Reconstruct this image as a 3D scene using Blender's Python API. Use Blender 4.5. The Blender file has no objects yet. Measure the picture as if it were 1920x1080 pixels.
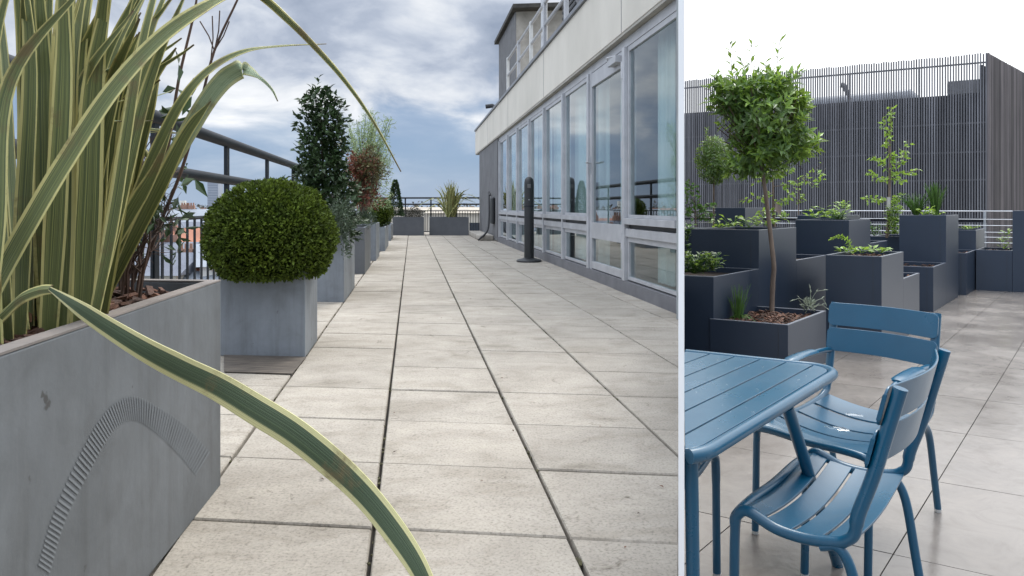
import bpy, math, random
from mathutils import Vector, Matrix, noise
random.seed(7)
R = random.random
def U(a, b): return a + (b - a) * random.random()
S = bpy.context.scene
COL = S.collection

# ------------------------------------------------------------------ camera
CX, F, HZ, EYE = 1000.0, 1300.0, 388.0, 0.7
cam_d = bpy.data.cameras.new('camera')
cam = bpy.data.objects.new('camera', cam_d)
COL.objects.link(cam)
cam.location = (0, 0, EYE)
cam.rotation_euler = (math.radians(90), 0, 0)
cam_d.sensor_width = 36
cam_d.lens = F / 1920 * 36
cam_d.shift_x = (960 - CX) / 1920
cam_d.shift_y = -(540 - HZ) / 1920
cam_d.clip_start = 0.02
cam_d.clip_end = 6000
S.camera = cam
# ------------------------------------------------------------------ world, sun, exposure
SUN_EL, SUN_AZ = 58, 30          # azimuth clockwise from +Y
wd = bpy.data.worlds.new('World'); S.world = wd; wd.use_nodes = True
nt = wd.node_tree; nt.nodes.clear()
def N(t, ty, **kw):
    n = t.nodes.new(ty)
    for k, v in kw.items():
        if k.startswith('i_'):
            key = k[2:]
            key = int(key) if key.isdigit() else key.replace('_', ' ')
            n.inputs[key].default_value = v
        else: setattr(n, k, v)
    return n
def L(t, a, b): t.links.new(a, b)
def M(t, op, a, b=None, clamp=False):
    n = t.nodes.new('ShaderNodeMath'); n.operation = op; n.use_clamp = clamp
    for i, v in enumerate((a, b)):
        if v is None: continue
        if isinstance(v, (int, float)): n.inputs[i].default_value = v
        else: L(t, v, n.inputs[i])
    return n.outputs[0]
def ramp(t, fac, stops, interp='LINEAR'):
    n = t.nodes.new('ShaderNodeValToRGB'); n.color_ramp.interpolation = interp
    e = n.color_ramp.elements
    while len(e) < len(stops): e.new(0.5)
    for el, (p, c) in zip(e, stops):
        el.position = p; el.color = (*c, 1) if len(c) == 3 else c
    if fac is not None: L(t, fac, n.inputs[0])
    return n.outputs[0]
def mixc(t, fac, a, b, mode='MIX'):
    n = t.nodes.new('ShaderNodeMix'); n.data_type = 'RGBA'; n.blend_type = mode
    for s, v in ((n.inputs['Factor'], fac), (n.inputs[6], a), (n.inputs[7], b)):
        if isinstance(v, (int, float)): s.default_value = v
        elif isinstance(v, tuple): s.default_value = (*v, 1)
        else: L(t, v, s)
    return n.outputs[2]
tc = N(nt, 'ShaderNodeTexCoord')
sp = N(nt, 'ShaderNodeSeparateXYZ'); L(nt, tc.outputs['Generated'], sp.inputs[0])
sky = N(nt, 'ShaderNodeTexSky', sky_type='NISHITA', sun_disc=False,
        sun_elevation=math.radians(SUN_EL), sun_rotation=math.radians(SUN_AZ))
zc = M(nt, 'ADD', M(nt, 'MAXIMUM', sp.outputs[2], 0.0), 0.36)
px = M(nt, 'DIVIDE', sp.outputs[0], zc); py = M(nt, 'DIVIDE', sp.outputs[1], zc)
cv = N(nt, 'ShaderNodeCombineXYZ'); L(nt, px, cv.inputs[0]); L(nt, py, cv.inputs[1])
n1 = N(nt, 'ShaderNodeTexNoise', i_Scale=3.3, i_Detail=9.0, i_Roughness=0.55, i_Distortion=0.35); L(nt, cv.outputs[0], n1.inputs['Vector'])
n2 = N(nt, 'ShaderNodeTexNoise', i_Scale=1.35, i_Detail=5.0, i_Roughness=0.5); L(nt, cv.outputs[0], n2.inputs['Vector'])
cl = M(nt, 'ADD', M(nt, 'MULTIPLY', n1.outputs[0], 0.6), M(nt, 'MULTIPLY', n2.outputs[0], 0.4))
elev = M(nt, 'MULTIPLY', sp.outputs[2], 1.0)
cloudcol = ramp(nt, cl, [(0.36, (2.3, 2.75, 3.6)), (0.45, (3.3, 3.75, 4.6)), (0.50, (4.5, 4.9, 5.6)), (0.56, (6.0, 6.25, 6.6)), (0.64, (7.4, 7.5, 7.7))])
bluecol = mixc(nt, 0.15, (1.7, 2.65, 4.2), sky.outputs[0])
low = M(nt, 'ADD', elev, M(nt, 'MULTIPLY', M(nt, 'SUBTRACT', cl, 0.5), 0.35))
cover = ramp(nt, low, [(0.03, (0.12, 0.12, 0.12)), (0.11, (0.35, 0.35, 0.35)), (0.17, (1, 1, 1))], 'EASE')
skyc = mixc(nt, cover, bluecol, cloudcol)
hz = ramp(nt, elev, [(0.0, (1, 1, 1)), (0.07, (0, 0, 0))])
skyc = mixc(nt, M(nt, 'MULTIPLY', hz, 0.55), skyc, (3.4, 4.1, 5.1))
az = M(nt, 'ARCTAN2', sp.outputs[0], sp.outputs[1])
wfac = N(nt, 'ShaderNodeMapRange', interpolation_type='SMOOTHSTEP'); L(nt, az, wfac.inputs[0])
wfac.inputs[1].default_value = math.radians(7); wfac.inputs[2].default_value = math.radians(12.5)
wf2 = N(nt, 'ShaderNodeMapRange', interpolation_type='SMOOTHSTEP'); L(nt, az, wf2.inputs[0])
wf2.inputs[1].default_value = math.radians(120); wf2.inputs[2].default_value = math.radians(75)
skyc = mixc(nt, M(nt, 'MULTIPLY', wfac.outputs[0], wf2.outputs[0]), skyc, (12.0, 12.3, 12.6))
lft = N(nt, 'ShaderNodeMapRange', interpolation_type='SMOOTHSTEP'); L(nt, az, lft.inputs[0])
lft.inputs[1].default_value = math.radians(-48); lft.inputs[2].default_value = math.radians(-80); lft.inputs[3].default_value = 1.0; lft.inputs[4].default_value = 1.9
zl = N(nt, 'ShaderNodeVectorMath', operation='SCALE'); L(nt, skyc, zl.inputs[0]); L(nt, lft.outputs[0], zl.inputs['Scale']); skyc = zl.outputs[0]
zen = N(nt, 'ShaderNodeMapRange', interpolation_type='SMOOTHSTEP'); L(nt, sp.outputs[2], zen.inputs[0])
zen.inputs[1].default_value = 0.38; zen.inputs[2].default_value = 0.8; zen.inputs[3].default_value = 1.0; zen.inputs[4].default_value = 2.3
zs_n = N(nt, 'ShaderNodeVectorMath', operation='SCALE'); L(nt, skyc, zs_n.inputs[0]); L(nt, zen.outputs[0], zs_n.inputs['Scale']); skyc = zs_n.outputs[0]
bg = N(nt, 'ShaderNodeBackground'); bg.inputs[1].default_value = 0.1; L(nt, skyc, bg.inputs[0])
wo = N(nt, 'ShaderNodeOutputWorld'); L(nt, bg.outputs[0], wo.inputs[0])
sd = bpy.data.lights.new('sun', 'SUN'); so = bpy.data.objects.new('sun', sd); COL.objects.link(so)
sd.energy = 1.5; sd.angle = math.radians(22); sd.color = (1, 0.95, 0.88)
_d = Vector((math.sin(math.radians(SUN_AZ)) * math.cos(math.radians(SUN_EL)), math.cos(math.radians(SUN_AZ)) * math.cos(math.radians(SUN_EL)), math.sin(math.radians(SUN_EL))))
so.rotation_euler = (-_d).to_track_quat('-Z', 'Y').to_euler(); so.location = (6, 8, 12)
S.view_settings.view_transform = 'Standard'; S.view_settings.look = 'None'
S.view_settings.exposure = 0.5; S.view_settings.gamma = 1
try: S.cycles.transparent_max_bounces = 16
except Exception: pass

# ------------------------------------------------------------------ measuring helpers
def G(x, y, z=0.0):
    """point of a level plane at height z seen at photo pixel x, y"""
    Z = (EYE - z) * F / (y - HZ)
    return Vector(((x - CX) / F * Z, Z, z))
def P(x, y, Z): return Vector(((x - CX) / F * Z, Z, EYE - (y - HZ) / F * Z))
VPL = 772.0
def onl(x0, Z, z): return Vector((x0 + (VPL - CX) / F * Z, Z, z))        # point of a plane parallel to the left terrace
def nrm(x, y): return Vector((x, y, 0)).normalized()
DL = nrm(VPL - CX, F)                 # along the left terrace
EL = nrm(11300 + CX, -F)              # across it
DA = nrm(2073 - CX, F)                # right terrace, away right
DB = nrm(1300 + CX, -F)               # right terrace, across
RF = -0.65                            # floor level of the right terrace
PANX = 1277.5

# ------------------------------------------------------------------ mesh helpers
OFF = {}
class MB:
    def __init__(s): s.v = []; s.f = []; s.uv = None; s.mi = []
    def add(s, vs, fs):
        n = len(s.v); s.v += [tuple(v) for v in vs]; s.f += [tuple(i + n for i in f) for f in fs]
        return s
    def prism(s, poly, z0, z1):
        n = len(poly); vs = [(p[0], p[1], z0) for p in poly] + [(p[0], p[1], z1) for p in poly]
        fs = [tuple(range(n))[::-1], tuple(range(n, 2 * n))] + [(i, (i + 1) % n, n + (i + 1) % n, n + i) for i in range(n)]
        return s.add(vs, fs)
    def obox(s, o, a, b, c):
        o, a, b, c = Vector(o), Vector(a), Vector(b), Vector(c)
        vs = [o, o + a, o + a + b, o + b]; vs += [v + c for v in vs]
        return s.add(vs, [(3, 2, 1, 0), (4, 5, 6, 7), (0, 1, 5, 4), (1, 2, 6, 5), (2, 3, 7, 6), (3, 0, 4, 7)])
    def box(s, x0, y0, z0, x1, y1, z1): return s.obox((x0, y0, z0), (x1 - x0, 0, 0), (0, y1 - y0, 0), (0, 0, z1 - z0))
    def tube(s, pts, r, seg=8, cap=True, flat=1.0):
        pts = [Vector(p) for p in pts]; n = len(pts)
        rs = r if isinstance(r, (list, tuple)) else [r] * n
        base = len(s.v); up = None; rings = []
        for i, p in enumerate(pts):
            t = (pts[min(i + 1, n - 1)] - pts[max(i - 1, 0)]).normalized()
            if up is None:
                up = Vector((0, 0, 1)) if abs(t.z) < 0.9 else Vector((1, 0, 0))
            a = t.cross(up)
            if a.length < 1e-6: a = t.cross(Vector((0, 1, 0)))
            a.normalize(); b = a.cross(t).normalized(); up = b
            rings.append([p + (a * math.cos(q) + b * math.sin(q) * flat) * rs[i] for q in [2 * math.pi * k / seg for k in range(seg)]])
        vs = [v for ring in rings for v in ring]; fs = []
        for i in range(n - 1):
            for k in range(seg):
                k2 = (k + 1) % seg
                fs.append((i * seg + k, i * seg + k2, (i + 1) * seg + k2, (i + 1) * seg + k))
        if cap: fs += [tuple(range(seg)), tuple(range((n - 1) * seg, n * seg))[::-1]]
        return s.add(vs, fs)
    def lathe(s, c, prof, seg=20):
        vs = []; fs = []; n = len(prof)
        for r, z in prof:
            for k in range(seg):
                q = 2 * math.pi * k / seg; vs.append((c[0] + r * math.cos(q), c[1] + r * math.sin(q), c[2] + z))
        for i in range(n - 1):
            for k in range(seg):
                k2 = (k + 1) % seg; fs.append((i * seg + k, i * seg + k2, (i + 1) * seg + k2, (i + 1) * seg + k))
        fs += [tuple(range(seg))[::-1], tuple(range((n - 1) * seg, n * seg))]
        return s.add(vs, fs)
    def leaf(s, p, d, up, l, w, fold=0.25, bend=0.0):
        d = d.normalized(); a = d.cross(up)
        if a.length < 1e-5: a = d.cross(Vector((1, 0.3, 0)))
        a.normalize(); nn = a.cross(d)
        m = p + d * (l * 0.45); t = p + d * l - nn * (bend * l)
        return s.add([p, m + a * w * 0.5 + nn * w * fold, t, m - a * w * 0.5 + nn * w * fold, m], [(0, 4, 1), (4, 2, 1), (0, 3, 4), (4, 3, 2)])
    def blob(s, c, r, seg=12, rg=8, jit=0.1):
        c = Vector(c); vs = []; fs = []
        for i in range(rg + 1):
            th = math.pi * i / rg
            for k in range(seg):
                q = 2 * math.pi * k / seg; j = 1 + U(-jit, jit)
                vs.append(c + Vector((r[0] * math.sin(th) * math.cos(q) * j, r[1] * math.sin(th) * math.sin(q) * j, r[2] * math.cos(th) * j)))
        for i in range(rg):
            for k in range(seg):
                k2 = (k + 1) % seg; fs.append((i * seg + k, (i + 1) * seg + k, (i + 1) * seg + k2, i * seg + k2))
        return s.add(vs, fs)
    def build(s, name, mat, parent=None, origin=None, smooth=False, bevel=0, uvs=None):
        off = Vector((0, 0, 0))
        if parent is not None: off = OFF[parent.name]
        elif origin is not None: off = Vector(origin)
        elif s.v:
            xs = [v[0] for v in s.v]; ys = [v[1] for v in s.v]; off = Vector(((min(xs) + max(xs)) / 2, (min(ys) + max(ys)) / 2, min(v[2] for v in s.v)))
        me = bpy.data.meshes.new(name)
        me.from_pydata([(v[0] - off.x, v[1] - off.y, v[2] - off.z) for v in s.v], [], s.f)
        if uvs:
            ul = me.uv_layers.new(name='UVMap')
            for p in me.polygons:
                for li in p.loop_indices: ul.data[li].uv = uvs[me.loops[li].vertex_index]
        if mat: me.materials.append(mat)
        if smooth:
            me.polygons.foreach_set('use_smooth', [True] * len(me.polygons))
            try: me.set_sharp_from_angle(angle=math.radians(40))
            except Exception: pass
        o = bpy.data.objects.new(name, me); COL.objects.link(o)
        OFF[o.name] = off.copy()
        if parent is not None: o.parent = parent
        else: o.location = off
        if bevel:
            b = o.modifiers.new('bevel', 'BEVEL'); b.width = bevel; b.segments = 2; b.limit_method = 'ANGLE'; b.harden_normals = False
        return o
def tag(o, label=None, cat=None, group=None, kind=None):
    for k, v in (('label', label), ('category', cat), ('group', group), ('kind', kind)):
        if v: o[k] = v
    return o
def thing(name, loc, label, cat, group=None):
    o = bpy.data.objects.new(name, None); COL.objects.link(o); o.location = loc; o.empty_display_size = 0.1
    OFF[o.name] = Vector(loc); return tag(o, label, cat, group)
def struct(o): o['kind'] = 'structure'; return o
def copy_tree(o, parent=None):
    c = o.copy(); COL.objects.link(c); c.parent = parent
    for ch in list(o.children): copy_tree(ch, c)
    return c
def smoothpath(pts, n=6):
    """Catmull-Rom through pts"""
    P_ = [Vector(p) for p in pts]; P_ = [P_[0] * 2 - P_[1]] + P_ + [P_[-1] * 2 - P_[-2]]; out = []
    for i in range(1, len(P_) - 2):
        a, b, c, d = P_[i - 1:i + 3]
        for k in range(n):
            t = k / n
            out.append(0.5 * ((2 * b) + (c - a) * t + (2 * a - 5 * b + 4 * c - d) * t * t + (3 * b - 3 * c + d - a) * t ** 3))
    out.append(P_[-2]); return out

# ------------------------------------------------------------------ materials
def mat(name, c1, c2=None, rough=0.6, scale=4.0, detail=5.0, bump=0.0, bscale=None, metal=0.0, spec=0.5, island=0.0,
        stretch=(1, 1, 1), lo=0.35, hi=0.65, trans=0.0, rough2=None, coat=0.0):
    m = bpy.data.materials.new(name); m.use_nodes = True; t = m.node_tree; t.nodes.clear()
    out = N(t, 'ShaderNodeOutputMaterial'); b = N(t, 'ShaderNodeBsdfPrincipled')
    b.inputs['Metallic'].default_value = metal; b.inputs['Specular IOR Level'].default_value = spec; b.inputs['Roughness'].default_value = rough
    b.inputs['Coat Weight'].default_value = coat
    tc = N(t, 'ShaderNodeTexCoord'); mp = N(t, 'ShaderNodeMapping'); mp.inputs['Scale'].default_value = stretch; L(t, tc.outputs['Object'], mp.inputs[0])
    no = N(t, 'ShaderNodeTexNoise', i_Scale=scale, i_Detail=detail, i_Roughness=0.6); L(t, mp.outputs[0], no.inputs['Vector'])
    c2 = c2 or tuple(x * 0.8 for x in c1)
    col = ramp(t, no.outputs[0], [(lo, c2), (hi, c1)])
    if island:
        g = N(t, 'ShaderNodeNewGeometry')
        hs = N(t, 'ShaderNodeHueSaturation'); L(t, col, hs.inputs['Color'])
        L(t, M(t, 'ADD', M(t, 'MULTIPLY', g.outputs['Random Per Island'], 2 * island), 1 - island), hs.inputs['Value']); col = hs.outputs[0]
    L(t, col, b.inputs['Base Color'])
    if rough2 is not None:
        L(t, ramp(t, no.outputs[0], [(lo, (rough2,) * 3), (hi, (rough,) * 3)]), b.inputs['Roughness'])
    if bump:
        n3 = N(t, 'ShaderNodeTexNoise', i_Scale=bscale or scale * 8, i_Detail=4.0); L(t, mp.outputs[0], n3.inputs['Vector'])
        bm = N(t, 'ShaderNodeBump', i_Strength=bump, i_Distance=0.01); L(t, n3.outputs[0], bm.inputs['Height']); L(t, bm.outputs[0], b.inputs['Normal'])
    if trans:
        tr = N(t, 'ShaderNodeBsdfTranslucent'); L(t, mixc(t, 0.5, col, (0.5, 0.7, 0.1), 'MIX') if trans > 0.3 else col, tr.inputs[0])
        mx = N(t, 'ShaderNodeMixShader', i_Fac=trans); L(t, b.outputs[0], mx.inputs[1]); L(t, tr.outputs[0], mx.inputs[2]); L(t, mx.outputs[0], out.inputs[0])
    else: L(t, b.outputs[0], out.inputs[0])
    m['n'] = 1
    return m

def mat_slab():
    m = mat('paver', (0.355, 0.325, 0.28), (0.295, 0.268, 0.228), 0.85, 3.0, 8, 0.35, 60, island=0.06)
    t = m.node_tree; b = [n for n in t.nodes if n.type == 'BSDF_PRINCIPLED'][0]
    src = b.inputs['Base Color'].links[0].from_socket
    tc = N(t, 'ShaderNodeTexCoord'); g = N(t, 'ShaderNodeNewGeometry')
    mp = N(t, 'ShaderNodeMapping'); mp.inputs['Scale'].default_value = (1.8, 3.0, 1); L(t, tc.outputs['Object'], mp.inputs[0])
    av = N(t, 'ShaderNodeVectorMath', operation='ADD'); L(t, mp.outputs[0], av.inputs[0]); sc = N(t, 'ShaderNodeCombineXYZ')
    L(t, M(t, 'MULTIPLY', g.outputs['Random Per Island'], 30.0), sc.inputs[0]); L(t, M(t, 'MULTIPLY', g.outputs['Random Per Island'], 71.0), sc.inputs[1]); L(t, sc.outputs[0], av.inputs[1])
    a = N(t, 'ShaderNodeTexNoise', i_Scale=2.6, i_Detail=9.0, i_Roughness=0.68, i_Distortion=0.6); L(t, av.outputs[0], a.inputs['Vector'])
    st = ramp(t, a.outputs[0], [(0.28, (0.6, 0.58, 0.54)), (0.40, (0.85, 0.83, 0.80)), (0.50, (0.97, 0.96, 0.95)), (0.68, (1.12, 1.11, 1.09))])
    c = mixc(t, 0.9, src, st, 'MULTIPLY')
    f = N(t, 'ShaderNodeTexNoise', i_Scale=150.0, i_Detail=3.0, i_Roughness=0.6); L(t, tc.outputs['Object'], f.inputs['Vector'])
    c = mixc(t, 0.8, c, ramp(t, f.outputs[0], [(0.3, (0.6, 0.59, 0.58)), (0.47, (1, 1, 1)), (0.7, (1.14, 1.14, 1.14))]), 'MULTIPLY')
    v = N(t, 'ShaderNodeTexNoise', i_Scale=11.0, i_Detail=7.0, i_Roughness=0.75, i_Distortion=1.0); L(t, tc.outputs['Object'], v.inputs['Vector'])
    c = mixc(t, 0.8, c, ramp(t, v.outputs[0], [(0.30, (0.35, 0.32, 0.28)), (0.40, (1, 1, 1))]), 'MULTIPLY')
    L(t, c, b.inputs['Base Color']); return m
def mat_tile():
    m = mat('wet tile', (0.225, 0.205, 0.188), (0.18, 0.163, 0.149), 0.27, 1.5, 3, 0.10, 25, island=0.10, spec=0.5, rough2=0.15, lo=0.36, hi=0.64)
    t = m.node_tree; b = [n for n in t.nodes if n.type == 'BSDF_PRINCIPLED'][0]
    src = b.inputs['Base Color'].links[0].from_socket
    tc = N(t, 'ShaderNodeTexCoord')
    a = N(t, 'ShaderNodeTexNoise', i_Scale=5.0, i_Detail=10.0, i_Roughness=0.7, i_Distortion=1.5); L(t, tc.outputs['Object'], a.inputs['Vector'])
    L(t, mixc(t, 0.9, src, ramp(t, a.outputs[0], [(0.35, (0.85, 0.83, 0.81)), (0.5, (1, 1, 1)), (0.65, (1.1, 1.09, 1.07))]), 'MULTIPLY'), b.inputs['Base Color'])
    return m
def mat_phormium(name, g1, g2, y1):
    if 'broad' not in name: g1 = tuple(x * 1.6 for x in g1); g2 = tuple(x * 1.65 for x in g2); y1 = tuple(x * 1.22 for x in y1)
    m = bpy.data.materials.new(name); m.use_nodes = True; t = m.node_tree; t.nodes.clear()
    out = N(t, 'ShaderNodeOutputMaterial'); b = N(t, 'ShaderNodeBsdfPrincipled', i_Roughness=0.42)
    uv = N(t, 'ShaderNodeTexCoord'); s = N(t, 'ShaderNodeSeparateXYZ'); L(t, uv.outputs['UV'], s.inputs[0])
    geo = N(t, 'ShaderNodeNewGeometry')
    mp = N(t, 'ShaderNodeMapping'); mp.inputs['Scale'].default_value = (44, 1.0, 1); L(t, uv.outputs['UV'], mp.inputs[0])
    ad = N(t, 'ShaderNodeVectorMath', operation='ADD'); L(t, mp.outputs[0], ad.inputs[0]); cx = N(t, 'ShaderNodeCombineXYZ'); L(t, M(t, 'MULTIPLY', geo.outputs['Random Per Island'], 40.0), cx.inputs[2]); L(t, cx.outputs[0], ad.inputs[1])
    no = N(t, 'ShaderNodeTexNoise', i_Scale=1.0, i_Detail=4.0, i_Roughness=0.6); L(t, ad.outputs[0], no.inputs['Vector'])
    gcol = ramp(t, no.outputs[0], [(0.30, tuple(x * 0.7 for x in g1)), (0.47, g1), (0.60, g2), (0.74, tuple(x * 1.5 for x in g2))])
    e = M(t, 'ABSOLUTE', M(t, 'SUBTRACT', s.outputs[0], 0.5))
    ew = M(t, 'ADD', e, M(t, 'MULTIPLY', M(t, 'SUBTRACT', no.outputs[0], 0.5), 0.16))
    off = M(t, 'MULTIPLY', geo.outputs['Random Per Island'], 0.09)
    mk = ramp(t, M(t, 'ADD', ew, off), [(0.40, (0, 0, 0)), (0.425, (1, 1, 1))])
    c = mixc(t, mk, gcol, y1)
    sp2 = N(t, 'ShaderNodeTexNoise', i_Scale=9.0, i_Detail=6.0, i_Roughness=0.7); L(t, uv.outputs['Object'], sp2.inputs['Vector'])
    c = mixc(t, ramp(t, sp2.outputs[0], [(0.56, (0, 0, 0)), (0.68, (0.75, 0.75, 0.75))]), c, (0.19, 0.13, 0.055))
    tip = ramp(t, s.outputs[1], [(0.955, (0, 0, 0)), (1.0, (0.85, 0.85, 0.85))]); c = mixc(t, tip, c, (0.13, 0.07, 0.05))
    L(t, c, b.inputs['Base Color'])
    mc = N(t, 'ShaderNodeBump', i_Strength=0.6, i_Distance=0.003); L(t, no.outputs[0], mc.inputs['Height']); L(t, mc.outputs[0], b.inputs['Normal'])
    tr = N(t, 'ShaderNodeBsdfTranslucent'); L(t, c, tr.inputs[0]); mx = N(t, 'ShaderNodeMixShader', i_Fac=0.18)
    L(t, b.outputs[0], mx.inputs[1]); L(t, tr.outputs[0], mx.inputs[2]); L(t, mx.outputs[0], out.inputs[0]); return m
def mat_glass(name, tint=(0.75, 0.82, 0.82), ior=1.6):
    m = bpy.data.materials.new(name); m.use_nodes = True; t = m.node_tree; t.nodes.clear()
    out = N(t, 'ShaderNodeOutputMaterial'); tr = N(t, 'ShaderNodeBsdfTransparent'); tr.inputs[0].default_value = (*tint, 1)
    g = N(t, 'ShaderNodeBsdfGlossy', i_Roughness=0.0); g.inputs[0].default_value = (0.92, 0.97, 1, 1)
    fr = N(t, 'ShaderNodeFresnel'); fr.inputs[0].default_value = ior
    gb = N(t, 'ShaderNodeNewGeometry'); mx = N(t, 'ShaderNodeMixShader'); L(t, M(t, 'MULTIPLY', M(t, 'MULTIPLY', fr.outputs[0], 1.55), M(t, 'SUBTRACT', 1.0, gb.outputs['Backfacing']), True), mx.inputs[0]); L(t, tr.outputs[0], mx.inputs[1]); L(t, g.outputs[0], mx.inputs[2]); L(t, mx.outputs[0], out.inputs[0]); return m
def mat_zinc(name='zinc planter', a=(0.205, 0.225, 0.245), b_=(0.155, 0.17, 0.187)):
    m = mat(name, a, b_, 0.55, 2.2, 9, 0.12, 30, spec=0.4)
    t = m.node_tree; b = [n for n in t.nodes if n.type == 'BSDF_PRINCIPLED'][0]; src = b.inputs['Base Color'].links[0].from_socket
    tc = N(t, 'ShaderNodeTexCoord'); a = N(t, 'ShaderNodeTexNoise', i_Scale=7.0, i_Detail=8.0, i_Roughness=0.65, i_Distortion=0.8); L(t, tc.outputs['Object'], a.inputs['Vector'])
    c = mixc(t, 0.8, src, ramp(t, a.outputs[0], [(0.3, (0.8, 0.79, 0.78)), (0.5, (1, 1, 1)), (0.7, (1.12, 1.12, 1.13))]), 'MULTIPLY')
    mv = N(t, 'ShaderNodeMapping'); mv.inputs['Scale'].default_value = (14, 14, 0.9); L(t, tc.outputs['Object'], mv.inputs[0]); sn_ = N(t, 'ShaderNodeTexNoise', i_Scale=1.6, i_Detail=5.0, i_Roughness=0.6); L(t, mv.outputs[0], sn_.inputs['Vector'])
    c = mixc(t, 0.8, c, ramp(t, sn_.outputs[0], [(0.3, (0.78, 0.77, 0.75)), (0.48, (1, 1, 1)), (0.72, (1.1, 1.1, 1.1))]), 'MULTIPLY')
    v = N(t, 'ShaderNodeTexNoise', i_Scale=26.0, i_Detail=3.0, i_Roughness=0.5); L(t, tc.outputs['Object'], v.inputs['Vector'])
    c = mixc(t, 0.9, c, ramp(t, v.outputs[0], [(0.24, (0.4, 0.36, 0.33)), (0.285, (1, 1, 1))]), 'MULTIPLY')
    L(t, c, b.inputs['Base Color']); return m
M_zinc = mat_zinc()
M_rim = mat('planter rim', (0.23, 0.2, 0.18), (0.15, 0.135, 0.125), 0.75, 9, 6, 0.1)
M_slab = mat_slab(); M_joint = mat('joint dirt', (0.045, 0.04, 0.033), (0.02, 0.018, 0.016), 0.95, 12)
M_tile = mat_tile(); M_grout = mat('grout', (0.025, 0.022, 0.02), None, 0.8)
M_navy = mat('powder coat', (0.016, 0.028, 0.050), (0.014, 0.025, 0.045), 0.40, 3, 3, 0.03, 90, spec=0.5)
M_skylip = mat('planter lip sky sheen', (0.2, 0.22, 0.26), None, 0.3, spec=0.7)  # lip paler than the boxes: sky reflection put into its colour
M_blue = mat('blue lacquer', (0.001, 0.072, 0.142), (0.001, 0.062, 0.124), 0.26, 3, 6, 0.025, 160, spec=0.55, rough2=0.34, coat=0.05)
M_glide = mat('plastic glide', (0.6, 0.6, 0.58), None, 0.4)
M_bark = mat('bark', (0.14, 0.062, 0.036), (0.045, 0.024, 0.017), 0.8, 14, 5, 0.5, island=0.55)
M_soil = mat('soil', (0.035, 0.022, 0.016), (0.015, 0.01, 0.008), 0.95, 20)
M_trunk = mat('tree bark', (0.2, 0.15, 0.115), (0.1, 0.072, 0.055), 0.8, 16, 6, 0.6, stretch=(1, 1, 0.25))
M_twig = mat('twig', (0.09, 0.05, 0.035), (0.04, 0.025, 0.018), 0.8, 10)
M_white = mat('cream render', (0.62, 0.585, 0.52), (0.53, 0.50, 0.44), 0.85, 1.4, 8, 0.1, 40, stretch=(1, 1, 0.5))
M_panel = mat('white laminate', (0.86, 0.86, 0.86), (0.83, 0.83, 0.83), 0.5, 2)
M_alu = mat('aluminium frame', (0.47, 0.475, 0.49), (0.38, 0.385, 0.40), 0.42, 5, 5, 0.03, spec=0.5, metal=0.25)
M_aludark = mat('grey kick plate', (0.16, 0.16, 0.17), (0.11, 0.11, 0.12), 0.6, 4, 5)
M_grey = mat('grey corrugated', (0.2, 0.2, 0.205), (0.16, 0.16, 0.165), 0.7, 3)
M_conc = mat('weathered concrete', (0.42, 0.39, 0.34), (0.24, 0.22, 0.19), 0.9, 2.2, 8, 0.3)
M_dark = mat('dark roof edge', (0.06, 0.055, 0.045), (0.03, 0.028, 0.025), 0.8, 6)
M_rail = mat('anthracite rail', (0.016, 0.02, 0.026), (0.011, 0.014, 0.018), 0.5, 5, spec=0.25)
M_black = mat('black plastic', (0.018, 0.02, 0.022), None, 0.45, 8)
M_steel = mat('steel', (0.5, 0.51, 0.52), (0.4, 0.41, 0.42), 0.3, 5, metal=0.8)
M_curt = mat('curtain', (0.8, 0.82, 0.8), (0.68, 0.7, 0.68), 0.9, 2, stretch=(8, 8, 0.2))
M_inner = mat('room paint', (0.36, 0.38, 0.38), None, 0.9)
M_glass = mat_glass('window glass')
M_box = mat('boxwood leaves', (0.10, 0.14, 0.016), (0.045, 0.072, 0.01), 0.6, 14, island=0.6, trans=0.12, spec=0.2)
M_boxcore = mat('boxwood shaded core', (0.022, 0.036, 0.006), (0.012, 0.02, 0.004), 1.0, 60, spec=0.0, bump=0.8)  # darker copy of the leaf colour: shade inside the shrub painted in
M_laurel = mat('cherry laurel leaves', (0.045, 0.085, 0.028), (0.024, 0.048, 0.016), 0.5, 9, island=0.4, trans=0.08)
M_greygreen = mat('grey green leaves', (0.085, 0.12, 0.07), (0.045, 0.07, 0.04), 0.6, 9, island=0.35, trans=0.1)
M_red = mat('red leaves', (0.22, 0.07, 0.04), (0.13, 0.05, 0.03), 0.5, 9, island=0.5, trans=0.15)
M_olive = mat('olive leaves', (0.13, 0.125, 0.045), (0.08, 0.065, 0.03), 0.5, 9, island=0.5, trans=0.15)
M_bamboo = mat('bamboo leaves', (0.34, 0.42, 0.22), (0.22, 0.29, 0.14), 0.5, 9, island=0.3, trans=0.25)
M_bay = mat('bay leaves', (0.10, 0.18, 0.045), (0.045, 0.095, 0.03), 0.36, 4, island=0.45, trans=0.34)
M_bright = mat('bright leaves', (0.24, 0.38, 0.06), (0.14, 0.25, 0.04), 0.4, 9, island=0.35, trans=0.35)
M_herb = mat('herb leaves', (0.12, 0.24, 0.045), (0.06, 0.13, 0.025), 0.45, 9, island=0.35, trans=0.3)
M_sage = mat('sage leaves', (0.33, 0.36, 0.28), (0.22, 0.26, 0.19), 0.6, 9, island=0.2, trans=0.15)
M_ph = mat_phormium('variegated leaves', (0.07, 0.092, 0.035), (0.17, 0.18, 0.06), (0.52, 0.48, 0.20))
M_phb = mat_phormium('broad green leaves', (0.055, 0.088, 0.045), (0.075, 0.112, 0.052), (0.60, 0.57, 0.29))
M_phg = mat_phormium('pale leaves', (0.17, 0.22, 0.14), (0.24, 0.29, 0.19), (0.42, 0.43, 0.24))
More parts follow.
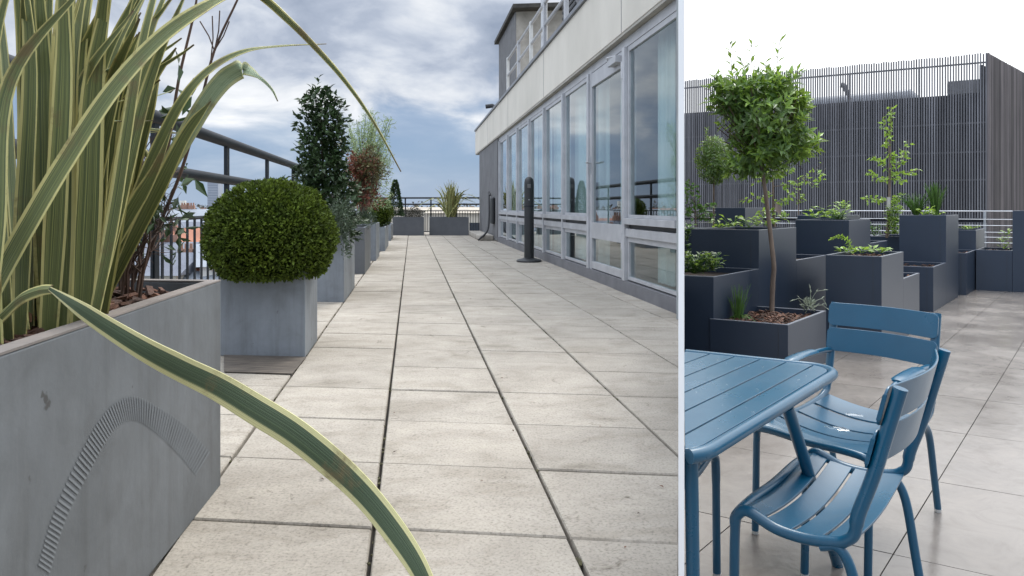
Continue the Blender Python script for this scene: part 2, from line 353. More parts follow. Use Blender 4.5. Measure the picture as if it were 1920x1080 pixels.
M_slat = mat('weathered slat', (0.165, 0.165, 0.18), (0.11, 0.11, 0.12), 0.8, 1.2, 6, island=0.3, stretch=(3, 3, 0.4))
M_slat2 = mat('brown slat', (0.16, 0.14, 0.14), (0.10, 0.088, 0.092), 0.8, 1.2, 6, island=0.5, stretch=(3, 3, 0.4))
M_back = mat('screen backing', (0.045, 0.048, 0.06), None, 0.9)
M_duct = mat('galvanised duct', (0.30, 0.32, 0.35), (0.25, 0.27, 0.30), 0.5, 1, metal=0.2)

# ------------------------------------------------------------------ ground, terraces
gm = MB().add([(-3000, -200, -22), (3000, -200, -22), (3000, 5000, -22), (-3000, 5000, -22)], [(0, 1, 2, 3)])
struct(gm.build('city_ground', mat('city ground', (0.16, 0.16, 0.15), (0.10, 0.11, 0.09), 0.9, 0.03), origin=(0, 0, -22)))
def clip(poly, a, b, c):
    """keep a*x+b*y<=c"""
    out = []
    for i in range(len(poly)):
        p, q = poly[i], poly[(i + 1) % len(poly)]; dp = a * p[0] + b * p[1] - c; dq = a * q[0] + b * q[1] - c
        if dp <= 0: out.append((p[0], p[1]))
        if (dp < 0 < dq) or (dq < 0 < dp):
            t = dp / (dp - dq); out.append((p[0] + (q[0] - p[0]) * t, p[1] + (q[1] - p[1]) * t))
    return out
k_pan = (PANX - CX) / F
nl = math.hypot(1, k_pan)
def clip_left(poly, gap=0.0): return clip(poly, 1, -k_pan, -gap * nl)      # side of the left terrace
def clip_right(poly, gap=0.0): return clip(poly, -1, k_pan, -gap * nl)     # side of the right terrace
def shrink(poly, g):
    cx = sum(p[0] for p in poly) / len(poly); cy = sum(p[1] for p in poly) / len(poly)
    return [(p[0] + (cx - p[0]) * g / max(1e-6, math.hypot(p[0] - cx, p[1] - cy)), p[1] + (cy - p[1]) * g / max(1e-6, math.hypot(p[0] - cx, p[1] - cy))) for p in poly]
# left terrace slab
bl = onl(-1.62, -0.6, 0); fl = onl(-1.62, 19.2, 0)
base = clip_left([(bl.x, bl.y), (5.2, -0.6), (5.2, 19.4), (fl.x, fl.y)], 0.006)
struct(MB().prism(base, -1.0, -0.022).build('terrace_base', M_joint))
sl = MB(); kx = (VPL - CX) / F; SW = 0.4165; zs = 1.532 * F / 1350 + 0.0; dz = 0.3895 * F / 1350
sY = -F / (11300 + CX)
for i in range(-4, 11):
    xa = -0.0834 + SW * i; xb = xa + SW
    if xa > 1.9: continue
    for j in range(-6, 50):
        z0 = zs + dz * j + U(-0.004, 0.004); z1 = zs + dz * (j + 1)
        # cross joint: depth = z0 + sY * X
        def pt(x0, zz):
            zq = (zz + sY * x0) / (1 - sY * kx); return (x0 + kx * zq, zq)
        g = 0.0045; g2 = 0.0026
        q = [pt(xa + g, z0 + g2), pt(xb - g, z0 + g2), pt(xb - g, z1 - g2), pt(xa + g, z1 - g2)]
        q = clip_left(clip(q, 0, 1, 19.0), 0.006)
        if len(q) < 3: continue
        h = U(-0.0018, 0.0018); n = len(q); qi = shrink(q, 0.004)
        vs = [(p[0], p[1], -0.03) for p in q] + [(p[0], p[1], h - 0.004) for p in q] + [(p[0], p[1], h) for p in qi]
        fs = [(a, (a + 1) % n, n + (a + 1) % n, n + a) for a in range(n)] + [(n + a, n + (a + 1) % n, 2 * n + (a + 1) % n, 2 * n + a) for a in range(n)] + [tuple(range(2 * n, 3 * n))]
        sl.add(vs, fs)
struct(sl.build('terrace_paving', M_slab, origin=(0, 0, 0)))
# right terrace
rb = clip_right([(-4, -1), (24, -1), (24, 13), (-4, 22)], 0.006)
struct(MB().prism(rb, RF - 0.3, RF - 0.012).build('lower_terrace_base', M_grout))
o0 = G(1812.5, 814, RF); stA = (G(1812.5, 814, RF) - G(1760, 903.5, RF)).length; stB = 0.600
tl = MB()
for i in range(-14, 16):
    for j in range(-12, 20):
        a = o0 + DB * (stB * i) + DA * (stA * j); g = 0.0016
        g = 0.0024; q = [a + DB * g + DA * g, a + DB * (stB - g) + DA * g, a + DB * (stB - g) + DA * (stA - g), a + DB * g + DA * (stA - g)]
        q = clip_right([(p.x, p.y) for p in q], 0.006)
        q = clip(q, 0.5, 0.866, 17.0) if q else q
        if len(q) < 3: continue
        if max(p[1] for p in q) < 0.3 or max(p[0] for p in q) > 16: continue
        h = U(-0.0006, 0.0006); n = len(q)
        tl.add([(p[0], p[1], RF - 0.02) for p in q] + [(p[0], p[1], RF + h) for p in q], [(c, (c + 1) % n, n + (c + 1) % n, n + c) for c in range(n)] + [tuple(range(n, 2 * n))])
struct(tl.build('lower_terrace_tiles', M_tile, origin=(0, 0, RF)))

# white screen between the terraces
pd = Vector((k_pan, 1, 0)).normalized(); pn = Vector((pd.y, -pd.x, 0))
pan = thing('privacy_screen', P(PANX, 400, 1.2) * 1.0 - Vector((0, 0, 1.35)), 'thin white partition screen standing between the pale terrace and the lower brown tiled terrace', 'screen')
pw = 11.0 / F * 1.16
p0 = Vector((k_pan * 1.16, 1.16, 0)); p1 = Vector((k_pan * 4.45, 4.45, 0))
MB().obox(p0 - pn * pw / 2 + Vector((0, 0, RF)), pd * (p1 - p0).length, pn * pw, (0, 0, 1.85)).build('panel', M_panel, pan, bevel=0.001)

# ------------------------------------------------------------------ planters
def quad(c, w, d, e1, e2):
    """footprint from front-right corner c: w to the left along -e1, d away along e2"""
    return [c - e1 * w, c, c + e2 * d, c - e1 * w + e2 * d]
def inset(q, t):
    a, b, c, d = [Vector((p[0], p[1], 0)) for p in q]
    e1 = (b - a).normalized(); e2 = (d - a).normalized(); s = abs(e1.cross(e2).z); k = t / s
    return [a + e1 * k + e2 * k, b - e1 * k + e2 * k, c - e1 * k - e2 * k, d + e1 * k - e2 * k]
def chips(mb, q, z, n, s=0.03):
    a, b, c, d = [Vector((p[0], p[1], 0)) for p in q]
    for _ in range(n):
        u, v = U(0.03, 0.97), U(0.03, 0.97)
        p = a * (1 - u) * (1 - v) + b * u * (1 - v) + c * u * v + d * (1 - u) * v; p.z = z + U(-0.004, 0.016)
        r = Matrix.Rotation(U(0, 6.28), 3, 'Z') @ Matrix.Rotation(U(-0.5, 0.5), 3, 'X') @ Matrix.Rotation(U(-0.5, 0.5), 3, 'Y')
        l = s * U(0.6, 1.7); w = s * U(0.35, 0.8); h = s * U(0.1, 0.25)
        vs = [r @ Vector((sx * l / 2 * U(0.7, 1.1), sy * w / 2 * U(0.6, 1.1), sz * h / 2)) + p for sz in (-1, 1) for sx, sy in ((-1, -1), (1, -1), (1, 1), (-1, 1))]
        mb.add(vs, [(3, 2, 1, 0), (4, 5, 6, 7), (0, 1, 5, 4), (1, 2, 6, 5), (2, 3, 7, 6), (3, 0, 4, 7)])
def planter(name, q, z0, z1, t, mt, rimmat, label, group, nchips=60, cs=0.03, depth=0.05, seam=None, bevel=0.003, cat='planter', lip=0.004):
    q = [Vector((p[0], p[1], 0)) for p in q]; c = sum(q, Vector()) / len(q)
    th = thing(name, (c.x, c.y, z0), label, cat, group)
    if len(q) == 4: qi = inset(q, t)
    else: qi = [Vector((p[0], p[1], 0)) for p in shrink([(p.x, p.y) for p in q], t * 1.4)]
    n = len(q); zt = z1 - lip
    vs = [(p.x, p.y, z0) for p in q] + [(p.x, p.y, zt) for p in q] + [(p.x, p.y, zt) for p in qi] + [(p.x, p.y, zt - depth - 0.03) for p in qi]
    fs = [(i, (i + 1) % n, n + (i + 1) % n, n + i) for i in range(n)] + [(n + i, n + (i + 1) % n, 2 * n + (i + 1) % n, 2 * n + i) for i in range(n)] + [(2 * n + i, 2 * n + (i + 1) % n, 3 * n + (i + 1) % n, 3 * n + i) for i in range(n)]
    fs += [tuple(range(n))[::-1], tuple(range(3 * n, 4 * n))]
    MB().add(vs, fs).build('body', mt, th, bevel=bevel)
    vs = [(p.x, p.y, zt + 0.0005) for p in q] + [(p.x, p.y, z1) for p in q] + [(p.x, p.y, z1) for p in qi] + [(p.x, p.y, zt + 0.0005) for p in qi]
    fs = [(i, (i + 1) % n, n + (i + 1) % n, n + i) for i in range(n)] + [(n + i, n + (i + 1) % n, 2 * n + (i + 1) % n, 2 * n + i) for i in range(n)] + [(2 * n + i, 2 * n + (i + 1) % n, 3 * n + (i + 1) % n, 3 * n + i) for i in range(n)] + [(i, 3 * n + i, 3 * n + (i + 1) % n, (i + 1) % n) for i in range(n)]
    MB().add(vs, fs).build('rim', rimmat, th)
    zm = z1 - depth
    MB().prism([(p.x, p.y) for p in qi], zm - 0.03, zm - 0.004).build('soil', M_soil, th)
    if nchips and len(qi) == 4:
        mb = MB(); chips(mb, qi, zm, nchips, cs); tag(mb.build('bark_mulch', M_bark, th), kind='stuff')
    if seam:        # corner panel seams
        mb = MB(); a, b, c2, d = q[:4]; e1 = (b - a).normalized(); nn = Vector((e1.y, -e1.x, 0))
        mb.obox(b - e1 * 0.07 + nn * 0.0002 + Vector((0, 0, z0 + 0.02)), -e1 * 0.003, nn * 0.0016, (0, 0, z1 - z0 - 0.04)); mb.build('seam', M_black, th)
    return th, zm, qi
def foot(px, py, wleft=None, w=None, dright=None, d=0.4, e1=EL, e2=DL):
    c = G(px, py, 0)
    if wleft is not None: k = (wleft - CX) / F; w = (c.x - k * c.y) / (e1.x - k * e1.y)
    if dright is not None: k = (dright - CX) / F; d = (k * c.y - c.x) / (e2.x - k * e2.y)
    return quad(c, w, d, e1, e2)
gL = 'grey zinc planters in a row along the terrace railing'
# near large planter
e_near = nrm(825 - CX, F); cn = G(414, 910, 0)
qn = [cn - e_near * 1.75 - EL * 0.60, cn - e_near * 1.75, cn, cn - EL * 0.60]
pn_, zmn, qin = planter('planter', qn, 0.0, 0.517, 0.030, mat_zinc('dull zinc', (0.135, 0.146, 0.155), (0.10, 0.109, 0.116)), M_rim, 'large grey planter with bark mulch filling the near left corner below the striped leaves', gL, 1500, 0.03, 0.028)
# faint brushed arcs on the side of the near planter
pnl = Vector((e_near.y, -e_near.x, 0))
mb = MB()
def side(px, py):
    k = (px - CX) / F; o = cn; t = (k * o.y - o.x) / (e_near.x - k * e_near.y); p = o + e_near * t; return p + Vector((0, 0, EYE - (py - HZ) / F * p.y)) + pnl * 0.0012
M_arc = mat('rubbed arc', (0.169, 0.182, 0.193), (0.174, 0.187, 0.198), 0.66, 12, spec=0.3)
arc = smoothpath([(70, 1060, 0), (100, 960, 0), (150, 850, 0), (195, 775, 0), (245, 742, 0), (300, 765, 0), (350, 800, 0), (395, 850, 0)], 22)
arc_in = smoothpath([(92, 1075, 0), (122, 975, 0), (172, 875, 0), (212, 808, 0), (250, 788, 0), (292, 812, 0), (332, 850, 0), (368, 893, 0)], 22)
for i in range(0, len(arc), 2):
    a, b = arc[i], arc_in[i]; j = min(i + 1, len(arc) - 1); a2 = a + (arc[j] - a) * 0.9; b2 = b + (arc_in[j] - b) * 0.9
    mb.add([side(a.x, a.y), side(a2.x, a2.y), side(b2.x, b2.y), side(b.x, b.y)], [(0, 1, 2, 3)])
mb.build('rubbed_arc_marks', M_arc, pn_)
q1 = foot(572, 671, wleft=413, dright=595); ballp, zm1, _ = planter('planter', q1, 0.0, 0.40, 0.02, M_zinc, M_zinc, 'low square grey planter holding the big clipped ball shrub', gL, 0)
# dark stain on the slabs in front of it, built as a thin sheet
a = G(420, 699, 0); b = G(548, 703, 0); c = G(574, 671.5, 0); d = G(420, 662, 0)
tag(MB().add([(p.x, p.y, 0.006) for p in (a, b, c, d)] + [(p.x, p.y, 0.0035) for p in (a, b, c, d)], [(0, 1, 2, 3), (4, 5, 1, 0), (5, 6, 2, 1), (6, 7, 3, 2), (7, 4, 0, 3)]).build('stain_patch', mat('stain patch', (0.15, 0.125, 0.10), (0.05, 0.042, 0.035), 0.6, 9, 7, 0.2, stretch=(1, 5, 1))), 'dark stain patch lying on the slabs at the foot of the ball shrub planter', 'mat')
q2 = foot(645, 567, w=0.42, dright=665, ); planter('planter', q2, 0, 0.503, 0.02, M_zinc, M_zinc, 'tall grey planter holding the dark column shrub, just behind the ball shrub', gL, 0)
q3 = foot(684, 514, w=0.42, dright=695); planter('planter', q3, 0, 0.487, 0.02, mat('dark zinc', (0.12, 0.125, 0.132), (0.095, 0.10, 0.105), 0.6, 3), M_zinc, 'darker grey planter holding the red leaved shrub', gL, 0)
q4 = foot(705, 489, w=0.42, dright=711.5); planter('planter', q4, 0, 0.48, 0.02, M_zinc, M_zinc, 'grey planter holding the pale bamboo', gL, 0)
q5 = foot(722, 471, w=0.45, dright=728.5); planter('planter', q5, 0, 0.38, 0.02, M_zinc, M_zinc, 'low grey planter holding the small round shrub', gL, 0)
q6 = foot(733, 451.5, w=0.45, dright=737); planter('planter', q6, 0, 0.33, 0.02, M_zinc, M_zinc, 'farthest grey planter of the side row, holding the small cone tree', gL, 0)
M_zinc2 = mat('charcoal trough', (0.085, 0.09, 0.10), (0.065, 0.07, 0.078), 0.6, 3)
qA = foot(795, 441.5, wleft=736, d=0.5); planter('planter', qA, 0, 0.45, 0.03, M_zinc2, M_zinc2, 'dark grey trough at the far end, left of the gap, with a low bush', 'troughs at the far end of the terrace', 0)
qB = foot(879, 441.5, wleft=806, d=0.5); planter('planter', qB, 0, 0.45, 0.03, M_zinc2, M_zinc2, 'dark grey trough at the far end holding the spiky striped plant', 'troughs at the far end of the terrace', 0)

# ------------------------------------------------------------------ left railing
X0R = -1.5
rl = thing('railing', onl(X0R, 6, 0), 'dark tubular railing with bars along the left edge of the pale terrace', 'railing')
def onr(z): return [onl(X0R, Z, z) for Z in (0.5, 6, 12, 18.2)]
MB().tube(onr(1.225), 0.042, 12).build('top_rail', M_rail, rl, smooth=True)
MB().tube(onr(0.92), 0.038, 12).build('middle_rail', M_rail, rl, smooth=True)
MB().tube([onl(X0R, 0.5, 0.625), onl(X0R, 18.2, 0.625)], 0.014, 6).build('baluster_rail', M_rail, rl)
MB().tube([onl(X0R, 0.5, 0.05), onl(X0R, 18.2, 0.05)], 0.014, 6).build('bottom_rail', M_rail, rl)
for k in range(12):
    Z = 5.62 - 1.57 * 3 + 1.57 * k
    if Z < 0.6 or Z > 18: continue
    p = onl(X0R, Z, 0)
    MB().obox(p - DL * 0.038 - EL * 0.014 + Vector((0, 0, 0.0)), DL * 0.076, EL * 0.028, (0, 0, 1.20)).build('post', M_rail, rl)
for k in range(92):
    Z = 2.0 + 0.155 * k
    p = onl(X0R, Z, 0.05)
    MB().obox(p - DL * 0.015 - EL * 0.005, DL * 0.030, EL * 0.010, (0, 0, 0.575)).build('baluster', M_rail, rl)
pa = onl(X0R, 3.55, 0.92)
MB().tube(smoothpath([onl(X0R, 3.5, 0.62), onl(X0R + 0.02, 3.7, 0.78), onl(X0R + 0.02, 3.95, 0.88), onl(X0R, 4.2, 0.92)]), 0.025, 8).build('brace', M_rail, rl, smooth=True)
# far railing
fr = thing('railing', P(830, 441, 18.0) * 1, 'dark railing with thin bars crossing the far end of the terrace', 'railing'); fr.location.z = 0; OFF[fr.name] = Vector(fr.location)
def onf(x, z):   # along EL at depth about 18
    o = G(840, 438.5, 0); k = (x - CX) / F; t = (k * o.y - o.x) / (EL.x - k * EL.y); p = o + EL * t; p.z = z; return p
for z, r, nme in ((0.935, 0.022, 'top_rail'), (0.77, 0.02, 'middle_rail'), (0.60, 0.012, 'baluster_rail'), (0.06, 0.012, 'bottom_rail')):
    MB().tube([onf(664, z), onf(904, z)], r, 8).build(nme, M_rail, fr, smooth=True)
for i in range(6): p = onf(664 + 48 * i, 0); MB().obox(p - EL * 0.02, EL * 0.04, DL * 0.02, (0, 0, 0.93)).build('post', M_rail, fr)
for i in range(48): p = onf(667 + 5 * i, 0.06); MB().obox(p - EL * 0.007, EL * 0.014, DL * 0.01, (0, 0, 0.54)).build('baluster', M_rail, fr)

# ------------------------------------------------------------------ glazed building on the left terrace
X0F = 1.7768
def fz(x): return X0F * F / (x - VPL)                 # depth of the facade at photo column x
NF = Vector((-DL.y, DL.x, 0))                         # outward normal, towards the terrace
if NF.x > 0: NF = -NF
def fp(Z, z, out=0.0): return onl(X0F, Z, z) + NF * out
bld = thing('glazed_building', fp(10, 0), 'long low pavilion with aluminium framed windows and cream fascia beside the pale terrace', 'building')
ZN, ZE, ZW = 3.0, fz(903), fz(938)
def fbox(mb_, Za, Zb, z0, z1, o0, o1):
    q = [fp(Za, 0, o0), fp(Za, 0, o1), fp(Zb, 0, o1), fp(Zb, 0, o0)]
    q = clip_left([(p.x, p.y) for p in q], 0.009)
    if len(q) > 2: mb_.prism(q[::-1], z0, z1)
def panelF(name, Za, Zb, z0, z1, o0, o1, mt, par=None, bevel=0):
    mb_ = MB(); fbox(mb_, Za, Zb, z0, z1, o0, o1)
    return mb_.build(name, mt, par or bld, bevel=bevel) if mb_.v else None
def prayx(Z): return k_pan * Z
# fascia, coping, soffit, roof deck, rear wall, ceiling, floor
panelF('fascia', ZN, fz(897.5) + 0.05, 2.10, 2.70, -0.05, 0.085, M_white, bevel=0.006)
panelF('coping', ZN, fz(897.5) + 0.08, 2.703, 2.745, -0.08, 0.11, mat('zinc coping', (0.2, 0.21, 0.23), None, 0.5))
panelF('soffit', ZN, fz(897.5), 2.077, 2.098, -0.1, 0.08, mat('soffit', (0.38, 0.36, 0.32), (0.28, 0.27, 0.24), 0.9, 5))
def wedge(za, zb, inset_):
    a = fp(za, 0, -inset_); b = fp(zb, 0, -inset_)
    return clip_left([(p.x, p.y) for p in (a, a + EL * 12, b + EL * 12, b)], 0.012)
MB().prism(wedge(ZN + 0.05, ZE, 0.02), 2.60, 2.69).build('roof_deck', M_conc, bld)
MB().prism(wedge(ZN + 0.05, ZW, 0.12), 2.15, 2.18).build('ceiling', M_inner, bld)
MB().prism(wedge(ZN + 0.05, ZW, 0.12), 0.0, 0.10).build('room_floor', mat('room floor', (0.2, 0.17, 0.14), None, 0.4), bld)
zA = X0F / (k_pan - kx) - 0.25; zB = ZE + 1.2
rw = clip([(k_pan * z - g * nl, z) for z, g in ((zA, 0.012), (zB, 0.012), (zB, 0.03), (zA, 0.03))], 0, 1, 1e9)
MB().prism(rw[::-1], 0, 2.7).build('rear_wall', M_inner, bld)
a = fp(ZE - 0.1, 0, -0.03); MB().prism(clip_left([(p.x, p.y) for p in (a, a + EL * 12, a + EL * 12 + DL * 0.09, a + DL * 0.09)], 0.032), 0.0, 2.6).build('far_wall', M_grey, bld)
# corrugated end wall
ew = MB(); n = int((ZE - ZW) / 0.09)
for i in range(n):
    Za = ZW + (ZE - ZW) * i / n; Zb = ZW + (ZE - ZW) * (i + 0.55) / n; Zc = ZW + (ZE - ZW) * (i + 1) / n
    ew.obox(fp(Za, 0.02, 0), fp(Zb, 0, 0) - fp(Za, 0, 0), NF * 0.06, (0, 0, 2.07)); ew.obox(fp(Zb, 0.02, 0), fp(Zc, 0, 0) - fp(Zb, 0, 0), NF * 0.045, (0, 0, 2.07))
ew.build('corrugated_wall', M_grey, bld)
panelF('kick_plate', ZN, ZW, 0.0, 0.10, -0.05, 0.05, M_aludark)
panelF('head_frame', ZN, ZW, 2.0, 2.074, -0.05, 0.03, M_alu)
MODS = [fz(940) - 0.0 - 0 for _ in (0,)]
dzm = (fz(940) - fz(1180)) / 7.0
Zm = [fz(1180) + dzm * k for k in range(-1, 8)]      # -1 = near end
Zm[0] = fz(1180) - dzm
for k, Z in enumerate(Zm):
    if k: panelF('mullion', Z - 0.03, Z + 0.03, 0.10, 2.0, -0.05, 0.055, M_alu, bevel=0.003)
for k in range(len(Zm) - 1):
    za, zb = Zm[k] + 0.033, Zm[k + 1] - 0.033
    if k == 1:
        dr = panelF('door', za, za + 0.07, 0.10, 1.995, -0.01, 0.035, M_alu, bevel=0.002)
        dr['label'] = 'glazed aluminium door'
        m2 = MB()
        for z0_, z1_ in ((0.11, 0.175), (0.40, 0.55), (1.86, 1.99)): m2.obox(fp(za + 0.07, z0_, -0.008), fp(zb - 0.07, 0, 0) - fp(za + 0.07, 0, 0), NF * 0.042, (0, 0, z1_ - z0_))
        m2.obox(fp(zb - 0.07, 0.10, -0.01), fp(zb, 0, 0) - fp(zb - 0.07, 0, 0), NF * 0.045, (0, 0, 1.895)); m2.build('door_frame', M_alu, dr)
        for z0_, z1_ in ((0.175, 0.40), (0.55, 1.86)): panelF('pane', za + 0.07, zb - 0.07, z0_, z1_, 0.008, 0.014, M_glass, dr)
        hz_ = 1.13; hp = fp(zb - 0.035, hz_, 0.035)
        MB().obox(hp + Vector((0, 0, -0.11)) - DL * 0.015, DL * 0.03, NF * 0.008, (0, 0, 0.17)).tube([hp, hp + NF * 0.045, hp + NF * 0.05 - DL * 0.12], 0.009, 8).build('handle', M_steel, dr)
        for z_ in (0.35, 1.1, 1.75): p = fp(za - 0.004, z_, 0.05); MB().tube([p, p + Vector((0, 0, 0.14))], 0.014, 8).build('hinge', M_alu, dr)
        p = fp(za + 0.05, 1.90, 0.038)
        MB().obox(p, DL * 0.24, NF * 0.055, (0, 0, 0.055)).tube([p + DL * 0.05 + NF * 0.03 + Vector((0, 0, 0.06)), p + DL * 0.2 + NF * 0.07 + Vector((0, 0, 0.07)), p + DL * 0.36 + NF * 0.01 + Vector((0, 0, 0.075))], 0.007, 6).build('door_closer', M_alu, dr)
        continue
    wn = panelF('window', za, zb, 0.46, 0.525, -0.03, 0.045, M_alu, bevel=0.002)
    panelF('sill', za, zb, 0.56, 0.61, -0.03, 0.06, M_alu, wn, bevel=0.002)
    panelF('shadow_gap', za, zb, 0.526, 0.559, -0.03, 0.01, M_black, wn)
    m2 = MB()
    for z0_, z1_ in ((0.612, 1.998), (0.112, 0.458)):
        for zz in (za, zb - 0.035): fbox(m2, zz, zz + 0.035, z0_, z1_, -0.01, 0.025)
        fbox(m2, za + 0.035, zb - 0.035, z1_ - 0.04, z1_, -0.01, 0.025)
        fbox(m2, za + 0.035, zb - 0.035, z0_, z0_ + 0.025, -0.01, 0.025)
    m2.build('sash', M_alu, wn)
    panelF('pane', za + 0.035, zb - 0.035, 0.638, 1.958, 0.004, 0.010, M_glass, wn)
    panelF('pane', za + 0.035, zb - 0.035, 0.138, 0.418, 0.004, 0.010, M_glass, wn)
def curtain(Za, Zb):
    m2 = MB(); n = 14; vs = []; fs = []
    for i in range(n + 1):
        Z = Za + (Zb - Za) * i / n; o = -0.14 + 0.03 * math.sin(i * 1.9)
        vs += [fp(Z, 0.12, o), fp(Z, 2.1, o)]
    for i in range(n): fs.append((2 * i, 2 * i + 2, 2 * i + 3, 2 * i + 1))
    m2.add(vs, fs).build('curtain', M_curt, bld, smooth=True)
for Za, Zb in ((5.02, 5.3), (5.95, 6.25), (6.7, 7.0), (7.2, 8.0), (8.4, 9.2), (9.45, 10.3), (10.5, 11.6), (11.8, 13.5)): curtain(Za, Zb)
for Z in (5.6, 8.9, 12.2, 15.5): panelF('fascia_joint', Z, Z + 0.012, 2.105, 2.695, 0.084, 0.0868, M_grey)
# kerb and cable at the end wall
p = fp(fz(925), 0, 0.07)
tag(MB().obox(fp(fz(932), 0.003, 0.07), fp(fz(906), 0, 0) - fp(fz(932), 0, 0), NF * 0.3, (0, 0, 0.11)).build('kerb', M_conc, bevel=0.02), 'worn concrete kerb at the foot of the grey corrugated wall', 'kerb')
cz = fz(928)
tag(MB().tube(smoothpath([fp(cz, 0.95, 0.10), fp(cz + 0.1, 1.02, 0.12), fp(cz, 0.9, 0.13), fp(cz - 0.2, 0.5, 0.15), fp(cz - 0.3, 0.2, 0.2), fp(cz - 0.5, 0.02, 0.4)]), 0.02, 8).build('cable', M_black, smooth=True), 'black cable hanging down the grey corrugated wall at the far end of the windows', 'cable')
tag(MB().obox(fp(cz - 0.55, 0.35, 0.062), fp(cz - 0.25, 0, 0) - fp(cz - 0.55, 0, 0), NF * 0.07, (0, 0, 0.55)).build('hose_box', M_black, bevel=0.03), 'black box fixed to the grey corrugated wall beside the cable', 'box')
# penthouse on the roof
def pp(x, z, e=0.6):
    Z = (X0F + e) * F / (x - VPL); return onl(X0F + e, Z, z)
ph = thing('roof_penthouse', pp(968, 2.7), 'grey and stained concrete lift housing with dark overhanging roof above the cream fascia', 'building')
a = pp(968, 2.7); b = pp(937, 2.7); wv = EL * 1.75; 
zr = EYE + (HZ - 22) / F * a.y
MB().add([a, b, b + wv, a + wv, a + Vector((0, 0, zr - 2.7)), b + Vector((0, 0, zr - 2.7)), b + wv + Vector((0, 0, zr - 2.7)), a + wv + Vector((0, 0, zr - 2.7))], [(0, 4, 5, 1), (1, 5, 6, 2), (2, 6, 7, 3), (3, 7, 4, 0), (4, 7, 6, 5)]).build('wall', M_conc, ph)
pm = MB(); dd = (b - a); nn = int(dd.length / 0.1)
for i in range(nn): pm.obox(a + dd * (i / nn) + NF * 0.002 * 0, dd * (0.55 / nn), NF * 0.03, (0, 0, zr - 2.71))
pm.build('cladding', M_grey, ph)
o_ = a - dd.normalized() * 0.3 - EL * 0.12 + Vector((0, 0, zr - 2.7 + 0.003))
MB().obox(o_, dd + dd.normalized() * 0.55, EL * 2.2, (0, 0, 0.10)).build('roof', M_dark, ph, bevel=0.01)
# roof railing, pipes
rr = thing('roof_railing', fp(10, 2.75, 0.1), 'pale grey tubular guard rail on the roof edge above the fascia', 'railing')
MT = M_alu; M_wr = mat('white painted rail', (0.6, 0.6, 0.58), (0.48, 0.48, 0.46), 0.5, 6)
for i, x in enumerate((950, 970, 993, 1018, 1058, 1100)):
    Z = (X0F + 0.1) * F / (x - VPL); p = onl(X0F + 0.1, Z, 2.70)
    MB().obox(p - DL * 0.04, DL * 0.08, NF * -0.05, (0, 0, 0.95)).build('post', M_wr if i in (0, 2) else MT, rr, bevel=0.005)
for z in (3.62, 3.30, 2.98): MB().tube([onl(X0F + 0.13, 13.8, z), onl(X0F + 0.13, 4.8, z)], 0.025, 8).build('rail', MT, rr, smooth=True)
fp_ = onl(X0F + 0.45, 11.67, 2.70)
tag(MB().tube([fp_, fp_ + Vector((0, 0, 2.4))], 0.055, 12).build('flue_pipe', M_steel, smooth=True), 'slim steel flue pipe rising from the roof behind the guard rail', 'pipe')
bx = onl(X0F + 0.35, 8.9, 2.70)
ac = thing('air_conditioner', bx, 'dark air conditioning unit on the roof by the guard rail', 'air conditioner')
MB().obox(bx + Vector((0, 0, 0.15)), DL * 0.9, EL * 0.6, (0, 0, 0.85)).build('casing', M_grey, ac, bevel=0.02)
for j in range(9): MB().obox(bx + NF * 0.004 + DL * 0.05 + Vector((0, 0, 0.22 + 0.08 * j)), DL * 0.8, NF * 0.012, (0, 0, 0.03)).build('louvre', M_black, ac)
MB().obox(bx, DL * 0.9, EL * 0.6, (0, 0, 0.148)).build('feet', M_black, ac)
vt = onl(X0F + 0.3, 15.8, 2.70)
tag(MB().tube([vt, vt + Vector((0, 0, 0.2)), vt + Vector((-0.25, 0.1, 0.32)), vt + Vector((-0.4, 0.1, 0.3))], 0.05, 8).build('vent_pipe', M_black, smooth=True), 'small black vent pipe at the far tip of the roof edge', 'pipe')

# bollard ashtray
c = G(992, 491, 0)
bo = thing('bollard', c, 'slim black post with rounded top and flat round foot on the slabs before the windows', 'post')
MB().lathe(c, [(0.16, 0.0), (0.162, 0.018), (0.15, 0.03), (0.09, 0.045), (0.066, 0.055)], 28).build('base', M_black, bo, smooth=True)
MB().lathe(c, [(0.062, 0.05), (0.062, 0.99), (0.06, 1.02), (0.052, 1.055), (0.035, 1.075), (0.012, 1.083)], 24).build('column', M_black, bo, smooth=True)
MB().lathe(c, [(0.064, 0.70), (0.0645, 0.705), (0.0645, 0.712), (0.064, 0.717)], 24).build('ring', M_rail, bo, smooth=True)
dv = -Vector((c.x, c.y, 0)).normalized(); sv = Vector((-dv.y, dv.x, 0))
MB().obox(c + dv * 0.058 - sv * 0.022 + Vector((0, 0, 0.94)), sv * 0.044, dv * 0.006, (0, 0, 0.05)).build('slot', mat('slot rim', (0.12, 0.12, 0.12), None, 0.4), bo, bevel=0.004)
MB().lathe(c + dv * 0.057 + Vector((0, 0, 0.785)), [(0.008, 0), (0.008, 0.012)], 10).build('lock', M_steel, bo)

